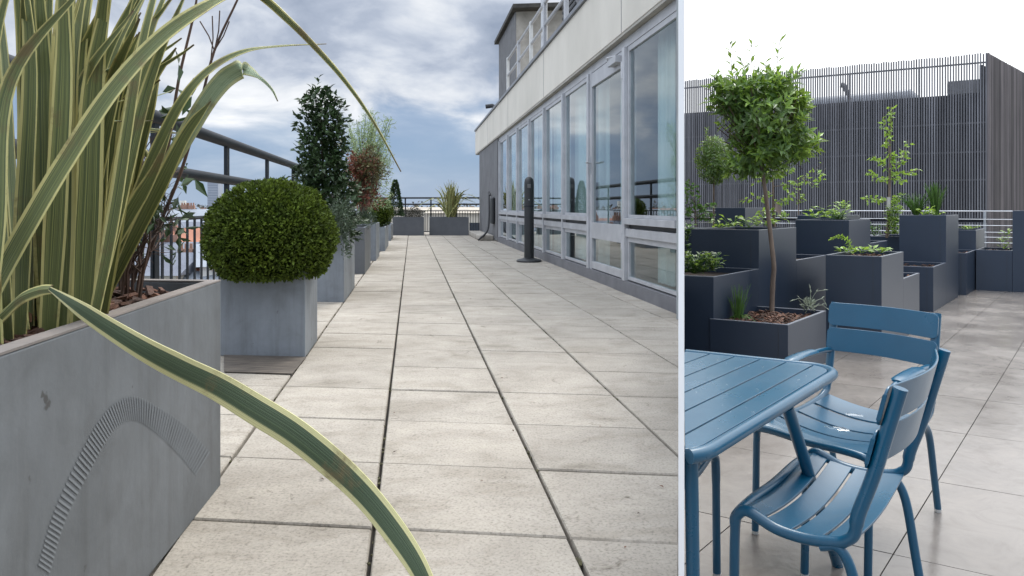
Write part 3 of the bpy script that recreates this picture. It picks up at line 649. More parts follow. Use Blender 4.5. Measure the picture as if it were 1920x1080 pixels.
# ------------------------------------------------------------------ plants
def rdir():
    while True:
        v = Vector((U(-1, 1), U(-1, 1), U(-1, 1)))
        if 0.05 < v.length < 1: return v.normalized()
def cloud(mb, c, r, n, l, w, shell=0.6, up=0.35, outward=0.8, lump=0.12, flatbot=None, seed=0.0, prof=None, zr=None):
    c = Vector(c)
    for _ in range(n):
        d = rdir()
        k = (1 - shell) + shell * (1 - R() ** 2.0) if shell else 1.0
        s = 1 + lump * noise.noise(d * 2.3 + Vector((seed, 0, 0))) * 2 + lump * 0.5 * noise.noise(d * 6 + Vector((seed, 3, 0)))
        p = Vector((d.x * r[0], d.y * r[1], d.z * r[2])) * k * s
        if flatbot is not None and p.z < flatbot: p.z = flatbot + U(0, 0.02)
        p = p + c
        ld = (d * outward + Vector((0, 0, up)) + rdir() * 0.75)
        mb.leaf(p, ld, (d + rdir() * 0.6).normalized(), l * U(0.7, 1.25), w * U(0.7, 1.2))
def stem(pts, r0, r1, seg=6):
    pts = smoothpath(pts, 5); n = len(pts); return MB().tube(pts, [r0 + (r1 - r0) * i / (n - 1) for i in range(n)], seg)
# big clipped ball
bc = P(507, 418, 3.30); cq = sum(q1, Vector()) / 4
bc = Vector((bc.x, bc.y + 0.02, 0.548)); rb_ = 0.295
bt = thing('clipped_ball_shrub', (cq.x, cq.y, 0.36), 'large dome of clipped boxwood, bright green, in the low square planter', 'shrub')
mb = MB()
for _ in range(21000):
    d = rdir(); s = 1 + 0.05 * noise.noise(d * 3) + 0.05 * noise.noise(d * 9) + 0.03 * noise.noise(d * 22) + U(-0.06, 0.01) + (0.05 * R() if R() < 0.03 else 0)
    p = Vector((d.x * rb_, d.y * rb_, d.z * 0.275)) * s
    if p.z < 0: p = Vector((p.x * (1 - 0.18 * (p.z / 0.275) ** 2), p.y * (1 - 0.18 * (p.z / 0.275) ** 2), max(p.z, -0.17 + U(-0.012, 0.01))))
    mb.leaf(p + bc, d + rdir() * 0.9 + Vector((0, 0, 0.2)), (d + rdir() * 0.7).normalized(), U(0.012, 0.022), U(0.008, 0.013), 0.2)
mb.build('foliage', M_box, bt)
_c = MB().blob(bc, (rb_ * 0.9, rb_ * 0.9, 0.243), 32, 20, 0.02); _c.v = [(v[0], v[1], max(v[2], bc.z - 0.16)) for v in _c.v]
_c.build('shaded_core', M_boxcore, bt, smooth=True)  # solid dark core painted as the shade behind the leaves
mb = MB()
for k in range(9):
    d = Vector((U(-1, 1), U(-1, 1), 0)) * 0.12; mb.tube([(cq.x + d.x * 0.3, cq.y + d.y * 0.3, 0.36), (bc.x + d.x, bc.y + d.y, 0.46), (bc.x + d.x * 1.6, bc.y + d.y * 1.6, 0.6)], 0.008, 6)
mb.build('stems', M_twig, bt)
# column laurel
cq = sum(q2, Vector()) / 4
lt = thing('column_shrub', (cq.x, cq.y, 0.46), 'tall dark green laurel column in the planter behind the ball shrub', 'shrub')
mb = MB(); ax = cq.x
Zt = cq.y
def zx(x, Z): return (x - CX) / F * Z
def yz(y, Z): return EYE - (y - HZ) / F * Z
prof = [(150, 0.02), (180, 0.10), (205, 0.15), (240, 0.17), (290, 0.175), (320, 0.205), (365, 0.215), (410, 0.17), (445, 0.12)]
xc = [(150, 600), (215, 608), (300, 606), (360, 610), (445, 632)]
def ip(t, tab):
    for (a, b), (c, d) in zip(tab, tab[1:]):
        if t <= c: return b + (d - b) * max(0, (t - a) / (c - a))
    return tab[-1][1]
for _ in range(5200):
    y = 165 + 285 * (R() ** 0.72); q = U(0, 6.283)
    r = ip(y, prof) * (1.0 + 0.9 * noise.noise(Vector((y * 0.045, math.cos(q) * 1.2, math.sin(q) * 1.2)))); k = math.sqrt(R())
    p = Vector((zx(ip(y, xc), Zt) + r * k * math.cos(q), Zt + r * k * math.sin(q), yz(y, Zt)))
    d = Vector((math.cos(q), math.sin(q), U(-0.3, 0.9))); mb.leaf(p, d + rdir() * 0.9, Vector((0, 0, 1)) + rdir() * 0.8, U(0.04, 0.07), U(0.022, 0.036), 0.15, 0.1)
for sx, ty in ((596, 146), (578, 228), (618, 165), (630, 190), (573, 300), (565, 330), (650, 295)):
    p = P(sx, ty, Zt)
    for j in range(9): mb.leaf(p + Vector((U(-0.008, 0.008), U(-0.01, 0.01), -0.02 * j)), Vector((math.cos(j * 2.4), math.sin(j * 2.4), 0.9)), Vector((0, 0, 1)), 0.06, 0.027, 0.15, 0.1)
mb.build('crown', M_laurel, lt)
stem([(cq.x, cq.y, 0.46), (zx(606, Zt), Zt, 1.0), (zx(600, Zt), Zt, 1.58)], 0.018, 0.004).build('trunk', M_twig, lt)
# trailing grey shrub
gs = thing('trailing_shrub', (cq.x + 0.1, cq.y - 0.12, 0.46), 'grey green shrub trailing over the rim of the laurel planter', 'shrub')
mb = MB(); cloud(mb, P(637, 412, 5.05), (0.10, 0.11, 0.15), 1300, 0.024, 0.011, 0.8, 0.1, lump=0.3)
cc = P(650, 440, 5.05)
for k in range(7):
    p = cc + Vector((U(-0.03, 0.03), U(-0.05, 0.0), 0.02))
    for j in range(26): p = p + Vector((U(-0.006, 0.007), U(-0.004, 0.003), -U(0.003, 0.010))); mb.leaf(p, rdir() + Vector((0, 0, -0.3)), rdir(), 0.022, 0.011)
mb.build('foliage', M_greygreen, gs); stem([(cq.x + 0.1, cq.y - 0.1, 0.46), P(637, 420, 5.05)], 0.008, 0.004).build('stem', M_twig, gs)
# red shrub
cq = sum(q3, Vector()) / 4; Z = cq.y
rs = thing('red_leaf_shrub', (cq.x, cq.y, 0.44), 'shrub with red and olive leaves between the laurel column and the bamboo', 'shrub')
mb = MB(); cloud(mb, P(672, 318, Z), (0.19, 0.16, 0.17), 1200, 0.045, 0.02, 0.9, 0.2, lump=0.4, seed=4); cloud(mb, P(682, 366, Z), (0.17, 0.14, 0.17), 800, 0.042, 0.018, 0.9, 0.2, lump=0.4, seed=5); mb.build('red_foliage', M_red, rs)
mb = MB(); cloud(mb, P(692, 322, Z), (0.17, 0.15, 0.24), 1700, 0.042, 0.018, 0.9, 0.2, lump=0.4, seed=9); mb.build('olive_foliage', M_olive, rs)
mb = MB()
for k in range(8): mb.tube([(cq.x, cq.y, 0.44), P(683 + U(-6, 6), 390, Z + U(-0.05, 0.05)), P(683 + U(-22, 22), 310, Z + U(-0.1, 0.1))], 0.005, 5)
mb.build('stems', M_trunk, rs)
lv = thing('lavender_bush', P(686, 428, Z - 0.1), 'low grey lavender like bush at the foot of the red leaved shrub', 'shrub')
mb = MB(); cloud(mb, P(686, 410, Z - 0.12), (0.11, 0.09, 0.09), 800, 0.028, 0.008, 0.9, 0.6, lump=0.3, seed=2); mb.build('foliage', M_greygreen, lv)
# bamboo
cq = sum(q4, Vector()) / 4; Z = cq.y
bb = thing('bamboo', (cq.x, cq.y, 0.44), 'tall airy bamboo with pale green leaves behind the red leaved shrub', 'bamboo')
mb = MB(); ms = MB()
for k in range(44):
    tx, ty = U(652, 734), U(188, 300); b0 = Vector((cq.x + U(-0.08, 0.08), cq.y + U(-0.08, 0.08), 0.44)); tp = P(tx, ty, Z + U(-0.25, 0.25)); tp.z = min(tp.z, 2.1 - abs(tx - 700) * 0.006)
    mid = b0.lerp(tp, 0.55); mid.x = b0.x + (tp.x - b0.x) * 0.35
    pts = smoothpath([b0, mid, tp], 12); ms.tube(pts, 0.004, 4)
    for p in pts[6:]:
        for j in range(7): mb.leaf(p + Vector((U(-0.05, 0.05), U(-0.05, 0.05), U(-0.05, 0.05))), rdir() + Vector((0, 0, -0.1)), rdir(), U(0.05, 0.09), 0.011)
for _ in range(500): mb.leaf(P(U(690, 735), U(300, 390), Z + U(-0.2, 0.2)), rdir(), rdir(), U(0.05, 0.09), 0.011)
mb.build('foliage', M_bamboo, bb); ms.build('canes', M_bamboo, bb)
# small ball, cone, far shrubs
cq = sum(q5, Vector()) / 4; Z = cq.y
sb = thing('small_round_shrub', (cq.x, cq.y, 0.34), 'small round green shrub in the low planter beyond the bamboo', 'shrub')
mb = MB(); cloud(mb, P(714, 399, Z), (0.20, 0.20, 0.24), 2600, 0.03, 0.02, 0.4, 0.3, lump=0.06, seed=3); mb.build('foliage', M_box, sb); MB().blob(P(714, 399, Z), (0.15, 0.15, 0.19), 12, 8).build('shaded_core', M_boxcore, sb)
cq = sum(q6, Vector()) / 4; Z = cq.y
ct = thing('cone_tree', (cq.x, cq.y, 0.3), 'small dark cone shaped tree at the far end of the side row', 'tree')
mb = MB()
for _ in range(1500):
    t = R() ** 1.3; r = 0.17 * (1 - t) ** 0.7 * (0.5 + 0.5 * math.sqrt(R())); q = U(0, 6.28); c0 = P(741, 0, Z).x
    p = Vector((c0 + r * math.cos(q), Z + r * math.sin(q), 0.50 + 0.77 * t)); mb.leaf(p, Vector((math.cos(q), math.sin(q), 0.6)) + rdir() * 0.5, rdir(), 0.06, 0.03)
mb.build('crown', M_laurel, ct); MB().tube([(cq.x, cq.y, 0.3), (P(741, 0, Z).x, Z, 1.1)], 0.015, 6).build('trunk', M_twig, ct)
cq = sum(qA, Vector()) / 4; Z = cq.y
lb = thing('low_bush', (cq.x, cq.y, 0.4), 'low grey brown bush in the far trough left of the gap', 'shrub')
mb = MB(); cloud(mb, P(775, 401, Z), (0.26, 0.15, 0.14), 1400, 0.04, 0.014, 0.7, 0.5, lump=0.2, seed=8); mb.build('foliage', mat('heather', (0.075, 0.068, 0.05), (0.05, 0.05, 0.035), 0.8, 8, island=0.4), lb)

def blade(mb, uvs, pts, widths, facing, fold=0.18, n=8, twist=0.0, th=0.0012):
    """arched strap leaf: V section with thickness; facing = list of side vectors or None"""
    c = smoothpath(pts, n); m = len(c); nv = len(mb.v); vs = []; fs = []
    for i, p in enumerate(c):
        t = (c[min(i + 1, m - 1)] - c[max(i - 1, 0)]).normalized()
        u = i / (m - 1); w = ip(u, widths) * 0.5
        f = facing if isinstance(facing, Vector) else facing(u)
        s = (f - t * f.dot(t)); s = s.normalized() if s.length > 1e-4 else t.orthogonal().normalized()
        nn = s.cross(t).normalized()
        if twist: 
            a = twist * u; s, nn = s * math.cos(a) + nn * math.sin(a), nn * math.cos(a) - s * math.sin(a)
        for k, (a, h) in enumerate(((-1, fold), (-0.5, fold * 0.42), (0, 0), (0.5, fold * 0.42), (1, fold))):
            vs.append(p + s * (a * w) + nn * (h * w)); uvs.append((k / 4, u))
        for k, (a, h) in enumerate(((-1, fold), (-0.5, fold * 0.42), (0, 0), (0.5, fold * 0.42), (1, fold))):
            vs.append(p + s * (a * w * 0.97) + nn * (h * w - th)); uvs.append((k / 4, u))
    for i in range(m - 1):
        A = i * 10; B = A + 10
        for k in range(4):
            fs.append((A + k, A + k + 1, B + k + 1, B + k)); fs.append((A + 5 + k, B + 5 + k, B + 6 + k, A + 6 + k))
        fs.append((A, B, B + 5, A + 5)); fs.append((A + 4, A + 9, B + 9, B + 4))
    mb.add(vs, fs)
# far phormium
cq = sum(qB, Vector()) / 4; Z = cq.y - 0.05
fpz = thing('striped_flax', (cq.x, cq.y, 0.4), 'small spiky yellow green striped plant in the far trough', 'plant')
mb = MB(); uvs = []; b0 = P(846, 409, Z)
for k in range(75):
    tx = 846 + random.gauss(0, 24); ty = 334 + abs(tx - 846) * U(0.2, 1.1) + U(0, 18); tp = P(max(796, min(897, tx)), min(400, ty), Z + U(-0.3, 0.3)); bb_ = b0 + Vector((U(-0.1, 0.1), U(-0.1, 0.1), -0.02))
    mid = bb_.lerp(tp, 0.5) + Vector((0, 0, 0.13 + 0.1 * R() * abs(tx - 846) / 30))
    if R() < 0.2: tp = tp + Vector(((tp.x - b0.x) * 0.4, 0, -0.25))
    blade(mb, uvs, [bb_, mid, tp], [(0, 0.03), (0.5, 0.04), (1, 0.003)], Vector((math.cos(k), math.sin(k), 0)), n=5)
mb.build('leaves', M_ph, fpz, uvs=uvs, smooth=True)

# near phormium
fx = thing('striped_flax', (-1.0, 1.3, 0.47), 'tall clump of yellow edged flax leaves with long arching blades in the near planter', 'plant')
V = Vector; SX = Vector((1, 0, 0))
def PL(*a): return [P(x, y, Z) for x, y, Z in a]
def add_leaf(pts, widths, facing=SX, mt=M_ph, fold=0.18, twist=0.0, n=10):
    mb = MB(); uvs = []; blade(mb, uvs, pts, widths, facing, fold, n, twist); return mb.build('leaf', mt, fx, uvs=uvs, smooth=True)
add_leaf(PL((-60, 640, 1.02), (10, 505, 1.03), (60, 415, 1.04), (125, 305, 1.06), (210, 175, 1.08), (300, 75, 1.10), (385, 15, 1.12), (445, -10, 1.15), (490, -4, 1.18), (540, 38, 1.20), (590, 88, 1.22), (645, 150, 1.24), (700, 228, 1.26), (752, 322, 1.28)),
         [(0, 0.030), (0.2, 0.032), (0.45, 0.026), (0.6, 0.016), (0.8, 0.010), (1, 0.002)], mt=M_ph, fold=0.3)
add_leaf(PL((150, 590, 1.32), (205, 500, 1.32), (250, 390, 1.33), (300, 270, 1.35), (345, 185, 1.36), (395, 130, 1.38), (455, 98, 1.40), (525, 87, 1.42), (612, 82, 1.44)), [(0, 0.022), (0.3, 0.026), (0.7, 0.015), (0.9, 0.008), (1, 0.002)], fold=0.3)
add_leaf(PL((160, 600, 1.38), (215, 490, 1.38), (275, 385, 1.37), (335, 280, 1.36), (385, 195, 1.35), (420, 150, 1.34), (448, 131, 1.33), (462, 131, 1.33), (490, 148, 1.32), (510, 168, 1.32), (521, 190, 1.32)), [(0, 0.022), (0.35, 0.036), (0.62, 0.036), (0.72, 0.022), (0.78, 0.007), (1, 0.002)], mt=M_phg, fold=0.12)
add_leaf(PL((180, 590, 1.36), (240, 470, 1.35), (300, 350, 1.33), (350, 250, 1.32), (395, 190, 1.31)), [(0, 0.02), (0.5, 0.03), (0.85, 0.018), (1, 0.002)], fold=0.2)
add_leaf(PL((140, 600, 1.28), (185, 510, 1.28), (245, 400, 1.28), (290, 320, 1.28), (322, 240, 1.29)), [(0, 0.02), (0.6, 0.028), (1, 0.002)])
# bent broad leaf in the foreground
add_leaf(PL((-40, 625, 1.02), (0, 592, 1.00), (35, 560, 0.97), (70, 545, 0.94), (95, 542, 0.92)), [(0, 0.020), (0.7, 0.016), (1, 0.012)], facing=V((0.3, 0, 1)), mt=M_ph, fold=0.5)
add_leaf(PL((93, 541, 0.92), (140, 572, 0.92), (200, 612, 0.94), (270, 655, 0.96), (340, 692, 0.99), (410, 726, 1.02), (480, 768, 1.04), (550, 812, 1.05), (620, 868, 1.05), (680, 925, 1.04), (730, 985, 1.02), (775, 1050, 1.0), (805, 1110, 0.98), (830, 1170, 0.96)),
         [(0, 0.005), (0.1, 0.020), (0.28, 0.035), (0.48, 0.043), (0.62, 0.044), (0.8, 0.035), (1, 0.02)], facing=lambda u: V((0.5, 0.25 + 0.12 * math.sin(u * 17), 0.9 + 0.1 * math.sin(u * 11 + 1))), mt=M_phb, fold=0.16, n=10)
random.seed(11)
def upright(x0, x1, xt, yt, Z, w, mt=M_ph, curve=0, tw=0.0, y0=None):
    y0 = y0 if y0 is not None else 388 + (EYE - 0.475) / Z * F
    pts = [(x0, y0, Z), (x0 + (x1 - x0) * 0.5, y0 * 0.62, Z), (x1, y0 * 0.25 + yt * 0.4, Z + 0.02), (xt, yt, Z + curve)]
    return add_leaf(PL(*pts), [(0, w * 0.75), (0.3, w), (0.6, w * 0.85), (1, 0.003)], facing=V((math.cos(tw), math.sin(tw), 0)), mt=mt, fold=U(0.15, 0.45), n=7)
spec = []
for k in range(58):
    x0 = U(-70, 190); fan = (x0 - 60) * 1.0 + random.gauss(0, 55)
    spec.append((x0, x0 + fan * 0.55, x0 + fan * 1.3, U(-330, -20) + max(0, (x0 - 110)) * 1.6, U(1.12, 1.45), U(0.026, 0.042)))
for x0, x1, xt, yt, Z, w in spec:
    upright(x0, x1, min(xt, 330 + U(-30, 30)), yt, Z, w, mt=random.choice((M_ph, M_ph, M_ph, M_phg if R() < 0.25 else M_ph)), curve=U(-0.1, 0.1), tw=U(-0.6, 0.6))
for x0, x1, xt, yt, Z, w in ((20, -10, 45, -120, 1.05, 0.034), (-30, 20, 170, -40, 1.0, 0.030), (60, 150, 250, 20, 1.15, 0.03), (130, 215, 262, 60, 1.2, 0.028), (-10, -40, -60, -60, 1.0, 0.036), (90, 120, 110, -150, 1.1, 0.034), (40, 60, 20, -180, 1.08, 0.034), (170, 225, 300, 150, 1.35, 0.024), (185, 240, 340, 250, 1.42, 0.022), (190, 260, 300, 330, 1.4, 0.02)):
    upright(x0, x1, xt, yt, Z, w, tw=U(-0.4, 0.4))
for k in range(20):
    x0 = U(60, 200); upright(x0, x0 + U(20, 60), x0 + U(70, 190), U(-60, 260), U(1.3, 1.5), U(0.016, 0.03), mt=random.choice((M_ph, M_phg)), curve=U(-0.1, 0.1), tw=U(-0.9, 0.9))
# dry fibres at the base
mb = MB()
for _ in range(160):
    p = P(U(-40, 200), U(560, 640), U(1.05, 1.4)); p.z = 0.485 + U(0, 0.04)
    if pnl.dot(p - cn) > -0.13: continue
    d = Vector((U(-1, 1), U(-1, 1), U(0, 0.8))).normalized() * U(0.03, 0.1)
    mb.tube([p, p + d * 0.5 + Vector((0, 0, 0.01)), p + d], [0.005, 0.004, 0.001], 4)
mb.build('dry_leaf_bases', mat('dry leaf base', (0.24, 0.13, 0.07), (0.12, 0.06, 0.035), 0.9, 20, island=0.3), fx)
# twiggy shrub behind the flax
tw = thing('twiggy_shrub', P(235, 535, 1.6), 'bare brown twiggy shrub with a few leaves, rising behind the flax', 'shrub')
mb = MB(); ml = MB()
def branch(p, d, l, r, dep):
    pts = [p]; q = p
    for i in range(4):
        d = (d + rdir() * 0.28).normalized()
        if (q + d * l).x / (q + d * l).y * F + CX > 372: d.x = -abs(d.x) * 0.3
        q = q + d * (l / 4); pts.append(q)
    mb.tube(pts, [r, r * 0.85, r * 0.7, r * 0.6, r * 0.45], 5)
    if dep:
        for i in range(3): branch(pts[U(1, 4).__int__()], (d + rdir() * 0.9).normalized(), l * U(0.45, 0.7), r * 0.55, dep - 1)
    elif R() < 0.5:
        for j in range(3): ml.leaf(q, rdir(), rdir(), U(0.02, 0.04), U(0.008, 0.016))
for k in range(11):
    b0 = P(U(225, 260), 530, U(1.52, 1.68)); b0.z = 0.48; d = Vector((U(-0.25, 0.25), U(-0.15, 0.15), 1)).normalized(); branch(b0, d, U(0.26, 0.36), 0.004, 3)
for pts in (((260, 530), (300, 420), (340, 320), (372, 210), (402, 95), (445, 0), (470, -60)), ((250, 530), (310, 300), (335, 150), (365, 20), (372, -40))):
    c = smoothpath([P(x, y, 1.6) for x, y in pts], 5); mb.tube(c, [0.0045 * (1 - 0.6 * i / len(c)) for i in range(len(c))], 6)
for a, b_ in (((402, 95), (375, 40)), ((402, 95), (412, 20)), ((395, 115), (398, 30)), ((402, 95), (430, 40))): mb.tube([P(*a, 1.6), P((a[0] + b_[0]) / 2 + 3, (a[1] + b_[1]) / 2, 1.6), P(*b_, 1.6)], 0.0015, 4)
for x, y in ((330, 165), (360, 180), (345, 205), (335, 120), (312, 350), (365, 335)):
    for j in range(2): ml.leaf(P(x, y, 1.6), rdir(), rdir(), U(0.03, 0.06), 0.02)
mb.build('branches', M_twig, tw); ml.build('foliage', M_laurel, tw)

# ------------------------------------------------------------------ city beyond the railing
random.seed(23)
CITY = 'rooftops and houses of the city below the terrace'
walls = [mat('pale plaster', (0.62, 0.58, 0.50), (0.5, 0.46, 0.4), 0.9, 0.3), mat('white plaster', (0.72, 0.71, 0.68), (0.6, 0.59, 0.56), 0.9, 0.3), mat('brick wall', (0.36, 0.25, 0.2), (0.27, 0.19, 0.16), 0.9, 0.5), mat('beige stone', (0.5, 0.44, 0.34), (0.4, 0.35, 0.28), 0.9, 0.4)]
roofs = [mat('slate roof', (0.16, 0.18, 0.22), (0.11, 0.12, 0.15), 0.7, 0.5), mat('zinc roof', (0.24, 0.27, 0.31), (0.19, 0.21, 0.24), 0.5, 0.5), mat('tile roof', (0.36, 0.15, 0.09), (0.25, 0.11, 0.07), 0.8, 0.6), mat('flat gravel roof', (0.4, 0.36, 0.3), (0.3, 0.27, 0.23), 0.95, 0.6)]
wname = ['cream', 'white', 'brick', 'sandstone']; rname = ['slate', 'zinc', 'tiled']
M_win = mat('dark window', (0.03, 0.035, 0.045), None, 0.2); M_chim = mat('chimney pots', (0.34, 0.2, 0.15), (0.25, 0.15, 0.11), 0.9, 2)
where = ['seen through the railing bars', 'beyond the far end railing', 'half hidden by the ball shrub', 'behind the twiggy shrub', 'near the horizon']
def house(px, Z, ztop, w, wi, ri, lab, rot, rhf=0.16):
    c = P(px, 388, Z); c.z = -22
    h = thing('city_house', c, lab, 'building', CITY)
    a = Vector((math.cos(rot), math.sin(rot), 0)); b = Vector((-a.y, a.x, 0)); d = w * U(0.5, 0.8); o = c - a * w / 2
    zt = ztop
    MB().obox(o, a * w, b * d, (0, 0, zt + 22)).build('wall', walls[wi], h)
    rh = w * rhf; t0 = o + Vector((0, 0, zt + 22)); ov = 0.3
    e = [t0 - a * ov - b * ov, t0 + a * (w + ov) - b * ov, t0 + a * (w + ov) + b * (d + ov), t0 - a * ov + b * (d + ov)]
    r1 = t0 - a * ov + b * d / 2 + Vector((0, 0, rh)); r2 = t0 + a * (w + ov) + b * d / 2 + Vector((0, 0, rh))
    e = [v + Vector((0, 0, 0.02)) for v in e]
    rf = MB().add(e + [r1, r2], [(0, 1, 5, 4), (2, 3, 4, 5), (0, 4, 3), (1, 2, 5), (3, 2, 1, 0)]).build('roof', roofs[ri], h)
    for k in range(2 if rhf > 0.1 else 0):
        q = t0 + a * w * U(0.1, 0.8) + b * d * 0.5; cc = MB().obox(q, a * 0.9, b * 0.6, (0, 0, rh + 0.5))
        for j in range(3): cc.tube([q + a * (0.15 + 0.3 * j) + b * 0.3 + Vector((0, 0, rh + 0.5)), q + a * (0.15 + 0.3 * j) + b * 0.3 + Vector((0, 0, rh + 0.85))], 0.1, 6)
        cc.build('chimney', M_chim, rf)
    n = max(2, int(w / 2.6))
    for lv_ in range(2):
        for i in range(min(n, 6)):
            q = o + a * (w * (i + 0.5) / min(n, 6) - 0.5) - b * 0.03 + Vector((0, 0, zt + 22 - 2.6 - 3.0 * lv_)); MB().obox(q, a * 1.0, b * 0.05, (0, 0, 1.7)).build('window', M_win, h)
used = {}
rows = [(45, -3.4, 8, 9, 1.6), (62, -2.4, 9, 12, 1.6), (90, -1.8, 10, 15, 1.5), (140, -2.5, 15, 14, 2.0), (210, -3.0, 17, 20, 2.0)]
adj = ['wide', 'narrow', 'tall', 'squat', 'plain', 'old', 'many windowed', 'long roofed']
for ri_, (Z, zt, w, n, jit) in enumerate(rows):
    span = (120, 640) if ri_ < 3 else (100, 920)
    for i in range(n):
        px = span[0] + (span[1] - span[0]) * (i + U(0.2, 0.8)) / n; wi = random.randrange(4); rr_ = random.choice((0, 0, 1, 1, 2))
        pos = ['nearest row', 'second row', 'middle row', 'fourth row', 'farthest row'][ri_]
        ords = ['first', 'second', 'third', 'fourth', 'fifth', 'sixth', 'seventh', 'eighth', 'ninth', 'tenth', 'eleventh', 'twelfth', 'thirteenth', 'fourteenth', 'fifteenth', 'sixteenth', 'seventeenth', 'eighteenth', 'nineteenth', 'twentieth'][i]
        house(px, Z * U(0.93, 1.07), zt + U(-jit, 0.5), w * U(0.8, 1.2), wi, rr_, '%s house, %s roof, %s from the left in the %s of city roofs' % (wname[wi], rname[rr_], ords, pos), U(-0.5, 0.5))
# pale block behind the far railing
for px, Z, zt, w, lab in ((800, 70, 0.35, 11, 'long cream apartment block just beyond the far railing, left half'), (890, 66, 0.1, 9, 'long cream apartment block just beyond the far railing, right half')):
    house(px, Z, zt, w, 0, 3, lab, 0.05, 0.03)
c = P(399, 388, 900); c.z = -22
tt = thing('tower_block', c, 'lone grey high rise on the horizon above the ball shrub', 'tower')
MB().obox(c - Vector((7, 0, 0)), (14, 0, 0), (0, 14, 0), (0, 0, 22 + 36)).build('shaft', mat('grey tower', (0.33, 0.36, 0.42), (0.26, 0.29, 0.35), 0.8, 0.05), tt)
M_wband = mat('hazy glass bands', (0.24, 0.27, 0.33), None, 0.5)
for k in range(16): MB().obox(c + Vector((-6.5, -0.06, 4 + 3.3 * k)), (13, 0, 0), (0, 0.1, 0), (0, 0, 1.2)).build('window_band', M_wband, tt)
c = P(343, 388, 800); c.z = -22
tag(MB().tube([c, c + Vector((0, 0, 30))], 3.5, 10).build('water_tower', walls[1]), 'small white water tower on the horizon left of the high rise', 'tower')
mb = MB()
for k in range(500):
    p = P(U(200, 900), 388, U(280, 420)); cloudc = Vector((p.x, p.y, -4 + U(-3, 3.5)));
    for j in range(14): mb.leaf(cloudc + rdir() * U(1, 4.5), rdir(), rdir(), U(1, 2), U(0.8, 1.5))
tag(mb.build('far_woods', mat('bare winter trees', (0.17, 0.15, 0.13), (0.11, 0.11, 0.09), 0.9, 0.1, island=0.3), origin=(0, 300, -8)), kind='stuff', label='hazy mass of bare trees along the city horizon', cat='woods')

# ------------------------------------------------------------------ right terrace planters
random.seed(31)
gR = 'stepped dark blue grey planter boxes of the lower terrace'
def tz(a, k, e):           # steps along e until photo column
    kk = (k - CX) / F; return (kk * a.y - a.x) / (e.x - kk * e.y)
def bx_(c, left=None, w=0.6, right=None, d=1.0):
    if left is not None: w = tz(c, left, -DB)
    if right is not None: d = tz(c, right, DA)
    return quad(c, w, d, DB, DA)
def rp(name_label, q, h, nch=80, cs=0.035, depth=0.045):
    poly = [(p.x, p.y) for p in q]; cp = clip_right(poly, 0.012)
    if len(cp) == 4 and all((Vector((*a, 0)) - Vector((*b, 0))).length < 1e-4 for a, b in zip(cp, poly)): cp = poly
    return planter('planter_box', cp, RF, RF + h, 0.022, M_navy, M_skylip, name_label, gR, nch if len(cp) == 4 else 0, cs, depth, seam=len(cp) == 4, bevel=0.002)
cT = G(1477.5, 609, RF + 0.45); cT.z = 0; qT = bx_(cT, left=1331, right=1549)
rp('low box with bark mulch at the foot of the lollipop bay tree', qT, 0.45, 420)
c2 = qT[0].copy(); 
def corner(px, Z): return Vector(((px - CX) / F * Z, Z, 0))
z2 = qT[0].y; c2 = corner(1338, z2); h2 = EYE - 131 / F * z2 - RF; q2r = bx_(c2, w=0.62, right=1423)
rp('mid height box holding the mint, cut by the white screen at its left', q2r, h2)
c3 = q2r[2]; h3 = EYE - 43 / F * c3.y - RF; q3r = bx_(c3, left=1296, right=1493); rp('tall box with strawberry plants behind the mint box', q3r, h3)
c4 = q3r[2]; h4 = EYE - 100 / F * c4.y - RF; q4r = bx_(c4, w=0.55, d=1.0); rp('mid height box with bare bark between the strawberry box and the centre box', q4r, h4)
cC = G(1653, 661, RF); cC.z = 0; hC = EYE - 93 / F * cC.y - RF; qC = bx_(cC, left=1548, right=1694); rp('centre box with young lettuce behind the blue chair', qC, hC, 150)
def zwid(px, left, w):   # depth at which width w spans the columns
    a = (px - CX) / F; b = (left - CX) / F; return w * (DB.x - b * DB.y) / (a - b)
z5 = zwid(1592, 1491, 0.6); c5 = corner(1592, z5); h5 = EYE - 25 / F * z5 - RF; q5r = bx_(c5, left=1491, right=1632); rp('tall box with lettuces, behind and left of the centre box', q5r, h5)
z6 = zwid(1576, 1495, 0.6); c6 = corner(1576, z6); h6 = EYE - 16 / F * z6 - RF; q6r = bx_(c6, left=1495, right=1613); rp('tall box peeping over the lettuce box', q6r, h6)
z7 = zwid(1567, 1504, 0.6); c7 = corner(1567, z7); h7 = EYE - 5 / F * z7 - RF; q7r = bx_(c7, left=1504, right=1595); rp('farthest tall box with pale leaves, against the wire railing', q7r, h7, 20)
a8 = G(1796, 557, RF); a8.z = 0; t8 = -tz(a8, 1774, -DA); c8 = a8 + DA * t8 if False else a8 - DA * abs(tz(a8, 1774, DA)); h8 = EYE - 15.7 / F * c8.y - RF; q8r = bx_(c8, left=1686, right=1797); rp('tall box with chive tufts right of the centre', q8r, h8)
c9 = c8 - DA * abs(tz(c8, 1750, DA)); h9 = EYE - 112.8 / F * c9.y - RF; q9r = bx_(c9, w=0.56, d=(c8 - c9).length - 0.003); rp('low box of bare bark in front of the tall chive box', q9r, h9)
c10 = qC[2]; h10 = EYE - 134.5 / F * c10.y - RF; q10 = bx_(c10, w=0.5, right=1724); rp('small low box tucked behind the centre lettuce box', q10, h10, 60)
c11 = q5r[2]; h11 = EYE - 68 / F * c11.y - RF; q11 = bx_(c11, w=0.56, right=1664); rp('mid height box behind the tall lettuce box', q11, h11, 60)
z12 = 0.48 * F / 56; c12 = corner(1700, z12); q12 = bx_(c12, left=1632, d=1.0); rp('box holding the young pear tree', q12, 0.87, 80)
